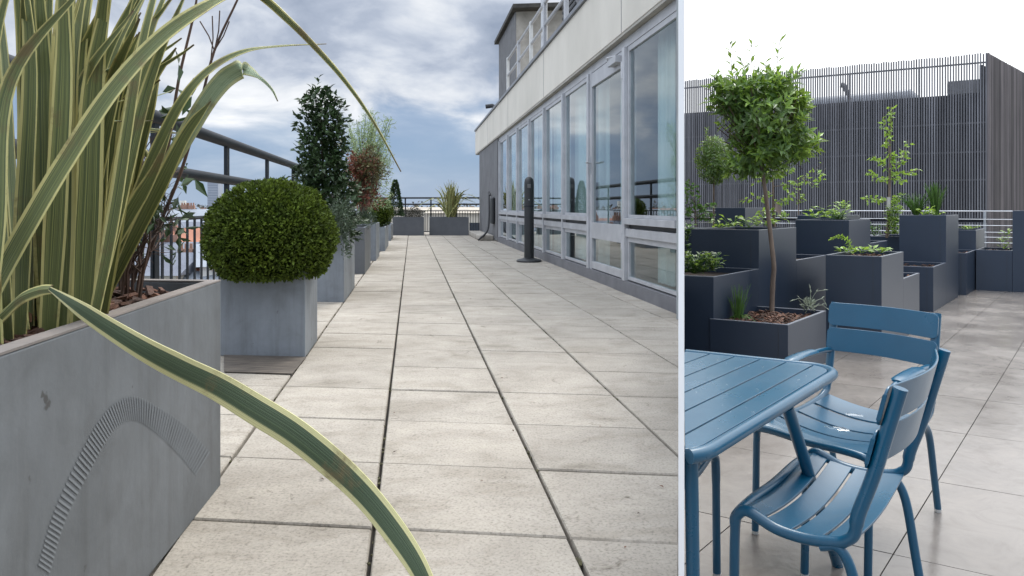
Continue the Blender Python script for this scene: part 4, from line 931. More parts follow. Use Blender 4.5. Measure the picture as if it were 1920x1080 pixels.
c14 = G(1812, 554, RF); c14.z = 0; h14 = EYE - 86.5 / F * c14.y - RF; q14 = bx_(c14, w=0.56, right=1830); rp('low box of bark at the right, next to the tall chive box', q14, h14, 80)
c13 = q14[2]; h13 = EYE - 43.5 / F * c13.y - RF; q13 = bx_(c13, w=0.5, right=1846); rp('square box with yellow green seedlings before the wire railing', q13, h13, 60)
l15 = corner(1830, 1.35 * F / 156); c15 = l15 + DB * tz(l15, 1898, DB); h15 = EYE - 80 / F * l15.y - RF; q15 = bx_(c15, w=(c15 - l15).length, d=0.9); rp('low wide box with straggly seedlings at the right', q15, h15, 60)
c16 = c15 + DB * 0.62 - DA * 0.003; q16 = bx_(c16, w=0.617, d=1.0); rp('tall box cut by the right edge of the photo', q16, EYE - 7 / F * c15.y - RF, 40)
zb_ = 11.3; cb_ = corner(1397, zb_); qb_ = bx_(cb_, left=1341, right=1431); rp('tall box behind the strawberry box, under the small bay ball', qb_, EYE - 1.5 / F * zb_ - RF, 20)
c18 = corner(1352, 8.4); q18 = bx_(c18, w=0.5, d=0.9); rp('box behind the strawberry box at the left, by the white screen', q18, 1.08, 30)

# wire railing
o_ = corner(1844, 14.0); ZF = 14.0
wr = thing('wire_railing', Vector((o_.x, o_.y, RF)), 'silver railing of horizontal wires behind the planter boxes', 'railing')
lo_ = o_ - DB * abs(tz(o_, 1284, -DB)); ro_ = o_ + DB * 1.6
for z in (0.615, 0.45, 0.326, 0.19, 0.09, -0.02, -0.14, -0.26, -0.38): MB().tube([lo_ + V((0, 0, z)), ro_ + V((0, 0, z))], 0.012 if z > 0.6 else 0.008, 6).build('wire', M_steel, wr)
for k in range(6):
    p = o_ - DB * (1.5 * k); 
    if p.x > lo_.x: MB().obox(p + V((0, 0, RF)), DB * 0.04, DA * 0.03, (0, 0, 0.62 - RF)).build('post', M_steel, wr)

# slatted building
cs_ = corner(1853, 23.0); zt_ = EYE + 289 / F * 23.0; zb0 = -3.0
sbd = thing('slatted_building', Vector((cs_.x, cs_.y, zb0)), 'large plant room wrapped in thin grey vertical slats behind the lower terrace', 'building')
tl_ = abs(tz(cs_, 1279.5, -DB)); nS = int(tl_ / 0.078)
mb = MB()
for i in range(nS):
    p = cs_ - DB * (0.078 * (i + 0.5)); mb.obox(p + V((0, 0, 0.32)), -DB * 0.040, DA * 0.05, (0, 0, zt_ - 0.32 + U(-0.02, 0.02)))
mb.build('front_slats', M_slat, sbd)
mb = MB()
for i in range(nS):
    p = cs_ - DB * (0.078 * (i + 0.5)); mb.obox(p + V((0, 0, zb0)), -DB * 0.040, DA * 0.05, (0, 0, 3.18))
mb.build('lower_slats', M_slat, sbd)
DS = nrm(2377 - CX, F)
mb = MB()
for i in range(90):
    p = cs_ + DS * (0.085 * i + 0.05); mb.obox(p + V((0, 0, zb0)), DS * 0.040, DA * 0.0 - V((DS.y, -DS.x, 0)) * 0.05, (0, 0, zt_ - zb0 + U(-0.01, 0.01)))
mb.build('side_slats', M_slat2, sbd)
zs_ = EYE + (HZ - 172) / F * 23.0
bk = cs_ + DA * 0.22
MB().obox(bk + V((0, 0, zb0)), -DB * (tl_ + 0.8), DA * 0.1, (0, 0, zs_ - zb0)).build('front_backing', M_back, sbd)
sn = V((DS.y, -DS.x, 0)); MB().obox(cs_ - sn * 0.2 + DS * 0.1 + V((0, 0, zb0)), DS * 7.5, -sn * 0.08, (0, 0, zt_ - zb0 - 0.35)).build('side_backing', M_back, sbd)
for z in (EYE + (HZ - 117) / F * 23, EYE + (HZ - 230) / F * 23, EYE + (HZ - 285) / F * 23, EYE + (HZ - 338) / F * 23, 0.36, 0.14):
    MB().obox(cs_ + DA * 0.055 + V((0, 0, z)), -DB * tl_, DA * 0.05, (0, 0, 0.05)).build('cross_rail', M_slat if z > 1 else M_back, sbd)
MB().obox(cs_ - DB * 0.03 + V((0, 0, zb0)), DB * 0.06, DA * 0.06, (0, 0, zt_ - zb0)).build('corner_post', M_slat2, sbd)
for k in range(6): MB().obox(cs_ - DB * (2.2 * k + 2.0) + DA * 0.12 + V((0, 0, zs_)), -DB * 0.06, DA * 0.06, (0, 0, zt_ - zs_ - 0.3)).build('post', M_slat, sbd)
# ducts behind the slats
da_ = cs_ + DA * 1.6 - DB * 2.1; db_ = cs_ + DA * 1.6 - DB * 8.0
tag(MB().tube([da_ + V((0, 0, zs_ - 0.25)), da_ - DB * 0.5 + V((0, 0, zs_ + 0.1)), db_ + DB * 1.2 + V((0, 0, zs_ + 0.02)), db_ + V((0, 0, zs_ - 0.15))], [0.2, 0.42, 0.42, 0.2], 16).build('air_duct', M_duct, smooth=True), 'long rounded grey duct behind the top of the slatted screen', 'duct')
p = cs_ + DA * 1.3 - DB * 1.35
hv = thing('exhaust_hood', p + V((0, 0, zs_)), 'boxy dark exhaust hood behind the top right of the slatted screen', 'vent')
MB().obox(p + V((0, 0, zs_ + 0.15)), DB * 1.0, DA * 0.9, (0, 0, 0.5)).build('hood', M_grey, hv, bevel=0.03)
MB().obox(p - DA * 0.005 - DB * 0.012 + V((0, 0, zs_ + 0.22)), -DB * 0.01, DA * 0.7, (0, 0, 0.35)).build('grille', M_black, hv)
MB().obox(p + DB * 0.2 + DA * 0.2 + V((0, 0, zs_ - 0.3)), DB * 0.5, DA * 0.5, (0, 0, 0.449)).build('neck', M_grey, hv)
p = cs_ + DA * 0.8 - DB * 4.7
tag(MB().tube([p + V((0, 0, zs_ + 0.75)), p + DB * 0.12 + V((0, 0, zs_ + 0.68)), p + DB * 0.3 + V((0, 0, zs_ + 0.2)), p + DB * 0.3 + V((0, 0, zs_ - 0.3))], [0.11, 0.1, 0.05, 0.05], 8).build('floodlight', M_grey), 'small floodlight on a bent arm behind the slats', 'lamp')

# ------------------------------------------------------------------ right terrace plants
random.seed(41)
cq = sum(qT, V()) / 4; Zc = cq.y
bay = thing('lollipop_bay_tree', G(1447, 583, RF + 0.42), 'bay tree with dense ball crown on a slim bare trunk in the low box', 'tree')
tb = bay.location.copy(); Zb = tb.y
trunk_pts = [P(1447, 586, Zb), P(1449, 530, Zb), P(1451, 500, Zb), P(1447, 460, Zb), P(1441, 410, Zb), P(1435, 360, Zb), P(1428, 310, Zb), P(1424, 250, Zb)]
cpts = smoothpath(trunk_pts, 5); MB().tube(cpts, [0.0225 * (1 - 0.3 * i / len(cpts)) + 0.0025 * noise.noise(V((i * 0.9, 0, 0))) for i in range(len(cpts))], 10).build('trunk', M_trunk, bay, smooth=True)
mb = MB(); mlit = MB(); mtw = MB(); s_ = Zb / F
for _ in range(300):
    pass
def whorl(mb, p, d, n, l, w, spread=0.9):
    d = d.normalized(); a = d.orthogonal().normalized(); b = d.cross(a)
    for j in range(n):
        q = j * 2.4 + R(); mb.leaf(p - d * (0.012 * j), d * U(0.35, 0.9) + (a * math.cos(q) + b * math.sin(q)) * spread, d, l * U(0.7, 1.2), w * U(0.8, 1.2), 0.18, U(0, 0.25))
lobes = [((1425, 215), (74, 66), 1.0), ((1385, 172), (48, 38), 0.45), ((1455, 165), (46, 36), 0.4), ((1432, 285), (58, 46), 0.55), ((1475, 250), (45, 45), 0.35), ((1365, 195), (38, 35), 0.2), ((1490, 200), (25, 25), 0.15), ((1505, 275), (28, 22), 0.12), ((1400, 300), (45, 30), 0.2)]
for (lx, ly), (rx, ry), wgt in lobes:
    for _ in range(int(235 * wgt)):
        d = rdir(); k = 1.04 - 0.6 * R() ** 1.4 + 0.25 * noise.noise(d * 2.5 + V((lx, 0, 0))); c = P(lx, ly, Zb)
        p = c + V((d.x * rx * s_ * k, d.y * rx * s_ * k, d.z * ry * s_ * k)); whorl(mlit if (d.z > 0.0 and R() < 0.6) or R() < 0.16 else mb, p, d + V((0, 0, 0.6)), 5, 0.105, 0.033)  # brighter leaves favour the top: backlight put into the leaf colour
for pts, n in ((((1372, 140), (1371, 110), (1370, 78)), 12), (((1408, 130), (1410, 100), (1409, 75)), 8), (((1455, 150), (1458, 110), (1463, 72)), 11), (((1500, 140), (1495, 135), (1494, 130)), 3), (((1470, 280), (1510, 275), (1532, 265)), 7), (((1335, 170), (1328, 168), (1322, 167)), 5), (((1400, 150), (1395, 125), (1388, 112)), 7), (((1440, 150), (1436, 128), (1434, 112)), 6), (((1485, 160), (1490, 145), (1497, 135)), 6), (((1350, 165), (1342, 150), (1338, 138)), 6), (((1490, 215), (1505, 205), (1515, 190)), 6), (((1475, 300), (1490, 305), (1505, 318)), 6)):
    c = smoothpath([P(x, y, Zb) for x, y in pts], 5); mtw.tube(c, 0.0025, 5)
    for j in range(n): q = c[int(j / n * (len(c) - 1))]; mb.leaf(q, V((math.cos(j * 2.4), 0.6 * math.sin(j * 2.4), 0.75)), V((0, 0, 1)) + rdir() * 0.3, U(0.08, 0.11), 0.032, 0.15, 0.1)
for _ in range(40):
    d = rdir(); mtw.tube([P(1426, 300, Zb), P(1426 + d.x * 45, 260 + d.z * 40, Zb + d.y * 0.2), P(1426 + d.x * 85, 220 + d.z * 75, Zb + d.y * 0.35)], 0.004, 4)
mb.build('crown', M_bay, bay); mlit.build('backlit_leaves', M_bright, bay); mtw.build('twigs', M_twig, bay)
# small bay ball
Zs = 8.7
sb2 = thing('small_bay_ball', P(1338, 425, Zs), 'smaller round bay bush on a thin stem, left behind the big bay tree', 'tree')
mb = MB()
for _ in range(520):
    d = rdir(); k = 1 - 0.5 * R() ** 1.6; p = P(1340, 300, Zs) + V((d.x * 34, d.y * 34, d.z * 44)) * k * Zs / F; whorl(mb, p, d + V((0, 0, 0.5)), 4, 0.06, 0.02)
for j in range(14): mb.leaf(P(1325, 262 - 1.6 * j, Zs), V((math.cos(j * 2.4), math.sin(j * 2.4), 0.7)), V((0, 0, 1)), 0.05, 0.02)
mb.build('crown', M_bay, sb2); MB().tube([P(1338, 430, Zs), P(1338, 330, Zs)], 0.012, 6).build('trunk', M_trunk, sb2)
# young pear tree
def sapling(name, label, Z, trunk, branches, mt, nl_, ll, lw, r0=0.016):
    th = thing(name, P(*trunk[0], Z), label, 'tree'); tb_ = MB(); lf = MB()
    c = smoothpath([P(x, y, Z) for x, y in trunk], 5); tb_.tube(c, [r0 * (1 - 0.75 * i / len(c)) for i in range(len(c))], 7)
    for pts in branches:
        dz_ = U(-0.15, 0.15); c = smoothpath([P(x, y, Z + dz_ * i / len(pts)) for i, (x, y) in enumerate(pts)], 5); tb_.tube(c, [0.005 * (1 - 0.6 * i / len(c)) for i in range(len(c))], 5)
        for i in range(nl_):
            q = c[int(len(c) * (0.25 + 0.75 * R())) - 1]; lf.leaf(q + rdir() * ll * 0.45, V((U(-1, 1), U(-1, 1), U(-0.9, 0.5))), rdir(), ll * U(0.7, 1.2), lw * U(0.8, 1.2), 0.15, 0.1)
    tb_.build('trunk', M_trunk, th); lf.build('foliage', mt, th); return th
st = sapling('pear_sapling', 'young pear tree with sparse light green leaves left of the chive box', 11.3, [(1663, 446), (1667, 400), (1668, 340), (1669, 270), (1672, 200)],
        [[(1670, 290), (1669, 240), (1671, 195)], [(1668, 300), (1662, 250), (1656, 210)], [(1669, 320), (1690, 300), (1703, 262)], [(1668, 325), (1690, 325), (1726, 318)], [(1668, 320), (1648, 300), (1634, 292)], [(1668, 335), (1645, 335), (1626, 318)], [(1667, 380), (1645, 372), (1620, 376)], [(1667, 385), (1680, 375), (1686, 365)], [(1669, 310), (1672, 290), (1672, 300)], [(1668, 330), (1680, 335), (1697, 338)]], M_bright, 34, 0.085, 0.045, 0.03)
MB().obox(P(1664, 395, 11.25), (0.05, 0, 0), (0, 0.02, 0), (0, 0, 0.22)).build('white_bark_guard', mat('pale guard', (0.5, 0.48, 0.46), None, 0.7), st)
st = sapling('apple_sapling', 'spreading young fruit tree partly hidden behind the bay trunk', 8.2, [(1452, 428), (1450, 390), (1449, 340), (1447, 300)],
        [[(1450, 350), (1480, 345), (1510, 330), (1545, 305)], [(1450, 360), (1430, 370), (1385, 375)], [(1450, 380), (1470, 375), (1485, 360)], [(1449, 340), (1430, 330), (1405, 350)], [(1450, 400), (1440, 395), (1420, 400)], [(1450, 395), (1465, 400), (1475, 410)], [(1449, 330), (1470, 320), (1490, 318)], [(1505, 335), (1530, 345), (1548, 315)], [(1450, 410), (1440, 415), (1415, 412)]], M_bright, 26, 0.065, 0.034, 0.02)
MB().leaf(P(1455, 380, 8.1), V((0.35, 0, -1)), V((0, -1, 0)), 0.16, 0.09, 0.1).build('dead_leaf', mat('dead leaf', (0.3, 0.24, 0.2), None, 0.8), st)
sapling('currant_bush', 'straggly bush with reddish stems at the far left of the boxes, by the white screen', 7.9, [(1305, 425), (1303, 390), (1300, 350)],
        [[(1303, 400), (1290, 380), (1286, 350)], [(1303, 390), (1312, 370), (1300, 340)], [(1303, 400), (1325, 385), (1345, 385)], [(1304, 410), (1320, 400), (1338, 398)], [(1303, 395), (1296, 360), (1292, 335)], [(1304, 410), (1290, 400), (1288, 380)], [(1304, 400), (1325, 410), (1340, 402)]], M_herb, 26, 0.06, 0.035, 0.01)
sapling('thin_shrub', 'thin leafy stem before the slatted wall between the bay and pear trees', 12.6, [(1498, 420), (1497, 385), (1496, 340)], [[(1497, 380), (1490, 360), (1492, 335)], [(1497, 385), (1505, 370), (1508, 362)], [(1497, 390), (1500, 345), (1498, 350)]], M_bright, 16, 0.07, 0.035, 0.012)
def tuft(name, label, x, y, Z, n, h, spread, mt=M_herb, w=0.006, cat='herb'):
    th = thing(name, P(x, y, Z), label, cat); mb = MB(); b0 = P(x, y, Z)
    for _ in range(n):
        q = U(0, 6.28); s = spread * R(); b = b0 + V((math.cos(q), math.sin(q), 0)) * 0.03 * R(); hh = h * U(0.55, 1.0)
        t = b + V((math.cos(q) * s, math.sin(q) * s, hh)); mid = b.lerp(t, 0.55) + V((0, 0, hh * 0.12)); c = smoothpath([b, mid, t], 3); mb.tube(c, [w * (1 - 0.8 * i / len(c)) for i in range(len(c))], 3)
    mb.build('blades', mt, th); return th
zt8 = q8r[0].y - 0.1
tuft('chive_tuft', 'tall upright bright green chive tuft on the tall box', 1754, 404, 10.2, 130, 0.50, 0.16)
tuft('chive_tuft', 'looser arching chive tuft left of the tall upright one', 1718, 404, 10.3, 90, 0.36, 0.28)
Zq = G(1384, 596, RF + 0.42).y
tuft('chive_clump', 'chives with drooping blades in the low box left of the bay trunk', 1384, 598, Zq, 50, 0.30, 0.10, w=0.0035)
mb = MB()
for k in range(12): p = P(1384, 598, Zq); e = p + V((U(-0.17, 0.17), -0.12 * R(), -0.06 * R())); mb.tube(smoothpath([p, p.lerp(e, 0.5) + V((0, 0, 0.05)), e], 4), 0.003, 3)
tag(mb.build('fallen_grass_blades', M_herb), 'few limp grass blades hanging over the rim of the low box', 'grass')
Zg = G(1520, 588, RF + 0.42).y
sg = thing('sage_plant', P(1518, 588, Zg), 'small grey leaved sage at the right corner of the low box', 'herb')
mb = MB(); cloud(mb, P(1516, 572, Zg), (0.055, 0.055, 0.045), 90, 0.045, 0.014, 0.9, 0.7)
for pts in (((1518, 570), (1520, 550), (1519, 542)), ((1518, 570), (1530, 548), (1545, 544)), ((1518, 570), (1540, 560), (1546, 566)), ((1514, 570), (1500, 560), (1490, 562)), ((1520, 575), (1540, 572), (1550, 578))):
    c = smoothpath([P(x, y, Zg) for x, y in pts], 4); mb.tube(c, 0.0025, 4)
    mb.leaf(c[-2], c[-1] - c[-3], V((0, -0.3, 1)), 0.06, 0.018); mb.leaf(c[4], c[5] - c[3] + V((0.0, 0, 0.02)), V((0, -0.3, 1)), 0.04, 0.014)
mb.build('foliage', M_sage, sg)
def herb(name, label, spots, Z, mt, n, l, w, h=0.08, r=0.06, cat='plant'):
    th = thing(name, P(spots[0][0], spots[0][1], Z), label, cat); mb = MB()
    for x, y in spots:
        b = P(x, y, Z)
        for j in range(n):
            q = U(0, 6.28); rr = r * math.sqrt(R()); p = b + V((math.cos(q) * rr, math.sin(q) * rr, h * R())); mb.tube([b, b.lerp(p, 0.6), p], 0.0022, 3)
            mb.leaf(p, V((math.cos(q), math.sin(q), U(-0.1, 0.8))), V((0, 0, 1)) + rdir() * 0.4, l * U(0.7, 1.2), w * U(0.8, 1.2), 0.12, 0.15)
    mb.build('foliage', mt, th); return th
herb('mint_plant', 'bushy green mint in the mid height box at the left', [(1300, 513), (1318, 510), (1335, 506), (1290, 510), (1310, 500)], 5.9, M_bay, 42, 0.055, 0.032, 0.14, 0.11)
herb('strawberry_plant', 'strawberry plants along the tall box at the left', [(1350, 427), (1368, 424), (1405, 426), (1420, 424), (1440, 420)], 6.6, M_bright, 11, 0.06, 0.04, 0.09, 0.08)
herb('seedling', 'single taller seedling standing up from the strawberry box', [(1377, 425)], 6.6, M_bright, 5, 0.06, 0.035, 0.17, 0.03)
herb('lettuce', 'loose row of young lettuces in the centre box', [(1585, 474), (1600, 474), (1617, 474), (1635, 474), (1652, 474)], 7.1, M_bright, 9, 0.085, 0.045, 0.05, 0.05)
b0 = P(1598, 470, 7.0); mb = MB()
c = smoothpath([P(1600, 476, 7.0), P(1590, 452, 7.0), P(1575, 444, 7.0), P(1558, 448, 7.0)], 6)
for i in range(2, len(c)): mb.leaf(c[i], V((U(-0.5, 0.5), -0.4, 0.3)) + (c[i] - c[i - 1]).normalized() * 0.5, V((0, 0, 1)), 0.05, 0.022); mb.leaf(c[i], V((U(-0.5, 0.5), 0.6, -0.3)), V((0, 0, 1)), 0.05, 0.022)
mb.tube(c, 0.004, 4); tag(mb.build('arching_leaf_plant', M_bright), 'long jagged arching leaf curving left from the centre box', 'plant')
herb('lettuce', 'light green lettuces on the tall box behind the centre one', [(1530, 408), (1545, 404), (1575, 404), (1560, 409)], 9.2, M_bright, 12, 0.09, 0.05, 0.12, 0.10)
herb('parsley', 'fine leaved parsley at the right end of the tall lettuce box', [(1578, 411), (1570, 411)], 8.9, M_herb, 40, 0.03, 0.016, 0.12, 0.09)
herb('lettuce', 'pale leafy tuft on the farthest tall box', [(1578, 392), (1582, 390)], 13.4, M_bright, 12, 0.1, 0.06, 0.12, 0.10)
herb('green_bush', 'rounded light green bush between the pear trunk and the chive box', [(1676, 438), (1676, 425), (1674, 412), (1678, 400)], 11.2, M_bright, 60, 0.055, 0.035, 0.13, 0.11)
herb('lettuce', 'short lettuce at the front rim of the tall chive box', [(1732, 404), (1738, 402)], 9.9, M_bright, 14, 0.085, 0.045, 0.09, 0.07)
herb('lettuce', 'tiny yellow green lettuce at the right corner of the tall chive box', [(1760, 404)], 9.9, M_bright, 8, 0.06, 0.03, 0.05, 0.06)
herb('seedling', 'low yellowish seedlings in the square box before the railing', [(1812, 430), (1824, 428)], 11.9, M_bright, 12, 0.06, 0.03, 0.04, 0.12)
herb('seedling', 'straggly yellow green seedlings in the low wide box at the right', [(1884, 465), (1880, 455), (1888, 440)], 11.5, M_bright, 12, 0.07, 0.035, 0.1, 0.08)
herb('leafy_weed', 'small leafy weeds between the pear box and the centre box', [(1640, 442), (1645, 436), (1636, 430)], 9.9, M_herb, 14, 0.05, 0.03, 0.10, 0.08)
herb('leafy_climber', 'leafy green plant squeezed between the white screen and the strawberry box', [(1289, 490), (1290, 470), (1288, 450), (1290, 440)], 6.9, M_herb, 14, 0.08, 0.05, 0.10, 0.03)

# ------------------------------------------------------------------ table
TT = RF + 0.74; C1 = G(1577, 688, TT); LA = tz(C1, 1300, -DA); LA = 1.25
tab = thing('garden_table', V((C1.x - 0.4, C1.y - 0.3, RF)), 'blue metal slatted garden table with rounded corners against the white screen', 'table')
def tp_(a, b): return C1 - DB * a - DA * b      # a: along the back edge, b: towards the camera
def rounded(a0, b0, a1, b1, r, n=6):
    out = []
    for (ca, cb, s0) in ((a0 + r, b0 + r, 180), (a1 - r, b0 + r, 270), (a1 - r, b1 - r, 0), (a0 + r, b1 - r, 90)):
        for k in range(n + 1):
            q = math.radians(s0 + 90 * k / n); out.append((ca + r * math.cos(q), cb + r * math.sin(q)))
    return out
AL = 1.5
ring = rounded(0, 0, AL, LA, 0.12)
pts3 = [tp_(a, b) for a, b in ring]
ringp = clip_right([(p.x, p.y) for p in pts3], 0.007)
# slats
gapsx = [1525, 1472, 1425, 1377, 1330]; ga = []
for x in gapsx: ga.append(abs(tz(C1 - DA * 0.02, x, -DB)))
step = (ga[-1] - ga[0]) / (len(ga) - 1)
edges = [ga[0] + step * k for k in range(-1, 12)]
inner = [(p[0], p[1]) for p in rounded(0.018, 0.018, AL - 0.018, LA - 0.018, 0.105)]
prev = 0.018
for e in edges[1:]:
    if prev > AL - 0.05: break
    poly = clip(inner, 1, 0, min(e - 0.0035, AL - 0.02)); poly = clip(poly, -1, 0, -prev) if poly else poly
    prev = e + 0.0035
    if len(poly) < 3: continue
    w3 = clip_right([(tp_(a, b).x, tp_(a, b).y) for a, b in poly], 0.009)
    if len(w3) < 3: continue
    MB().prism(w3, TT - 0.006, TT + 0.001).build('slat', M_blue, tab, bevel=0.0015)
# rim tube following the outline on the terrace side
path = []
for a, b in rounded(0, 0, AL, LA, 0.12, 8):
    p = tp_(a, b)
    path.append(V((p.x, p.y, TT - 0.012)))
keep = [p for p in path]
n_ = len(keep); ins = [(-p.x + k_pan * p.y) <= -0.03 for p in keep]
start = next(i for i in range(n_) if ins[i] and not ins[i - 1])
seq = []
i = start
while ins[i % n_] and len(seq) < n_: seq.append(keep[i % n_]); i += 1
# extend both ends to the screen
def toscreen(p, q):
    d = (p - q); t = (k_pan * p.y + 0.012 - p.x) / (d.x - k_pan * d.y); return p + d * t
e0 = toscreen(seq[0], keep[(start - 1) % n_] + (seq[0] - keep[(start - 1) % n_]) * 2) if False else seq[0]
prevp = keep[(start - 1) % n_]; nextp = keep[i % n_]
def cut(pin, pout):
    fi = pin.x - k_pan * pin.y - 0.02; fo = pout.x - k_pan * pout.y - 0.02; t = fi / (fi - fo); return pin.lerp(pout, t)
seq = [cut(seq[0], prevp)] + seq + [cut(seq[-1], nextp)]
MB().tube(seq, 0.019, 12).build('rim', M_blue, tab, smooth=True)
lg = G(1571, 1060, RF); top = P(1477, 765, lg.y * 0.97); top.z = TT - 0.03
top = G(1476, 762, TT - 0.03)
MB().tube([top, lg], 0.020, 12).build('leg', M_blue, tab, smooth=True)
MB().lathe(lg + V((0, 0, 0.0)), [(0.019, 0), (0.022, 0.012)], 12).build('foot_glide', M_glide, tab)
l2 = P(1296, 860, 1.80); l2.z = TT - 0.03; l2b = V((l2.x - 0.0, l2.y, RF)) + V((0.01, 0, 0))
MB().tube([l2, l2b], 0.018, 12).build('leg', M_blue, tab, smooth=True)
m2 = MB(); m2.tube([tp_(0.10, 0.10) + V((0, 0, -0.022)), tp_(0.10, LA - 0.38) + V((0, 0, -0.022))], 0.014, 8); m2.build('underframe', M_blue, tab, smooth=True)

# ------------------------------------------------------------------ chairs
def chair(name, label, FL, FR, BL, BR, arms, back=True, lean=0.07, grp='blue metal garden chairs around the table', hb=0.88, blend=0.6):
    """corners on the seat plane: front/back, left/right seen from the sitter's... (u across, v depth 0 front..1 back)"""
    c = (FL + FR + BL + BR) / 4; wv = ((FR - FL) + (BR - BL)) / 2; dv_ = ((BL - FL) + (BR - FR)) / 2
    # nearest rectangle, then a blend
    a = wv.normalized(); b = dv_.normalized(); m = (a + b).normalized(); mm = (a - b).normalized()
    ra = (m + mm).normalized(); rb2 = (m - mm).normalized()
    wv2 = (ra * (1 - blend) + a * blend).normalized() * wv.length; dv2 = (rb2 * (1 - blend) + b * blend).normalized() * dv_.length * 0.97
    W = wv2; D = dv2; th = thing(name, V((c.x, c.y, RF)), label, 'chair', grp)
    cc = V((c.x, c.y, RF)); D0 = D.normalized(); W0 = W.normalized()
    def q(u, v, z): return cc + W * (u - 0.5) + D * (v - 0.5) + V((0, 0, z))
    sag = 0.03
    def sz(v): return 0.445 + 0.02 * (1 - v) - 0.035 * math.sin(math.pi * min(1, max(0, v)) ) * 0.8
    for u in (0, 1):
        pts = []
        if back: pts += [q(u, 1, hb) + D0 * (lean + 0.015), q(u, 1, 0.76) + D0 * (lean * 0.70 + 0.01), q(u, 1, 0.64) + D0 * (lean * 0.4 + 0.005), q(u, 1.0, 0.53) + D0 * 0.005, q(u, 0.985, 0.475), q(u, 0.93, 0.452), q(u, 0.84, sz(0.84) + 0.003)]
        else: pts += [q(u, 1, sz(1))]
        pts += [q(u, 0.6, sz(0.6)), q(u, 0.35, sz(0.35)), q(u, 0.12, 0.462), q(u, 0.03, 0.445), q(u, 0.0, 0.40), q(u, -0.01, 0.2), q(u, -0.02, 0.012)]
        cp_ = smoothpath(pts, 5); rr = [(0.0185 if back and i < 18 else 0.016) if i < len(cp_) * 0.75 else 0.0145 for i in range(len(cp_))]
        MB().tube(cp_, rr, 12).build('side_frame', M_blue, th, smooth=True)
        MB().lathe(cp_[-1] - V((0, 0, 0.012)), [(0.013, 0), (0.016, 0.014)], 12).build('glide', M_glide, th)
        pts = [q(u, 0.72, sz(0.72) - 0.012), q(u, 0.86, 0.425), q(u, 0.97, 0.36), q(u, 1.06, 0.18), q(u, 1.14, 0.012)]
        cp_ = smoothpath(pts, 5); MB().tube(cp_, 0.0145, 12).build('rear_leg', M_blue, th, smooth=True)
        MB().lathe(cp_[-1] - V((0, 0, 0.012)), [(0.013, 0), (0.016, 0.014)], 12).build('glide', M_glide, th)
        if arms:
            pts = [q(u, 1, 0.655) + D0 * 0.035, q(u, 0.8, 0.665), q(u, 0.45, 0.66), q(u, 0.28, 0.63), q(u, 0.22, 0.56), q(u, 0.2, 0.46)]
            MB().tube(smoothpath(pts, 5), 0.0135, 10).build('arm', M_blue, th, smooth=True)
            pts = [q(u, 0.80, 0.672), q(u, 0.6, 0.674), q(u, 0.40, 0.668)]
            MB().tube(smoothpath(pts, 5), [0.018] + [0.03] * 9 + [0.018], 10, flat=0.35).build('arm_pad', M_blue, th, smooth=True)
    MB().tube(smoothpath([q(0, 0.0, 0.40), q(0.02, -0.01, 0.435), q(0.2, -0.015, 0.442), q(0.5, -0.015, 0.436), q(0.8, -0.015, 0.442), q(0.98, -0.01, 0.435), q(1, 0, 0.40)], 4), 0.0145, 10).build('front_bar', M_blue, th, smooth=True)
    cuts = [(0.0, 0.23), (0.26, 0.475), (0.505, 0.72), (0.75, 0.965)]
    nu = 12
    for v0, v1 in cuts:
        mb = MB(); vs = []; fs = []; nv_ = 5
        for i in range(nu + 1):
            u = 0.02 + 0.96 * i / nu; s = sag * math.sin(math.pi * u)
            for j in range(nv_ + 1):
                v = v0 + (v1 - v0) * j / nv_; z = sz(v) + 0.012 - s
                if v < 0.08: z -= (0.08 - v) * 0.25
                vs.append(q(u, v, z))
            for j in range(nv_ + 1):
                v = v0 + (v1 - v0) * j / nv_; z = sz(v) + 0.004 - s
                if v < 0.08: z -= (0.08 - v) * 0.25
                vs.append(q(u, v, z))
        k = nv_ + 1; K = 2 * k
        for i in range(nu):
            for j in range(nv_):
                fs.append((i * K + j, (i + 1) * K + j, (i + 1) * K + j + 1, i * K + j + 1)); fs.append((i * K + k + j, i * K + k + j + 1, (i + 1) * K + k + j + 1, (i + 1) * K + k + j))
            fs.append((i * K, i * K + k, (i + 1) * K + k, (i + 1) * K)); fs.append((i * K + nv_, (i + 1) * K + nv_, (i + 1) * K + k + nv_, i * K + k + nv_))
        fs.append(tuple(list(range(0, k)) + list(range(k + nv_, k - 1, -1)))); fs.append(tuple([nu * K + x for x in (list(range(k - 1, -1, -1)) + list(range(k, k + k)))]))
        mb.add(vs, fs).build('seat_slat', M_blue, th, smooth=True, bevel=0.0015)
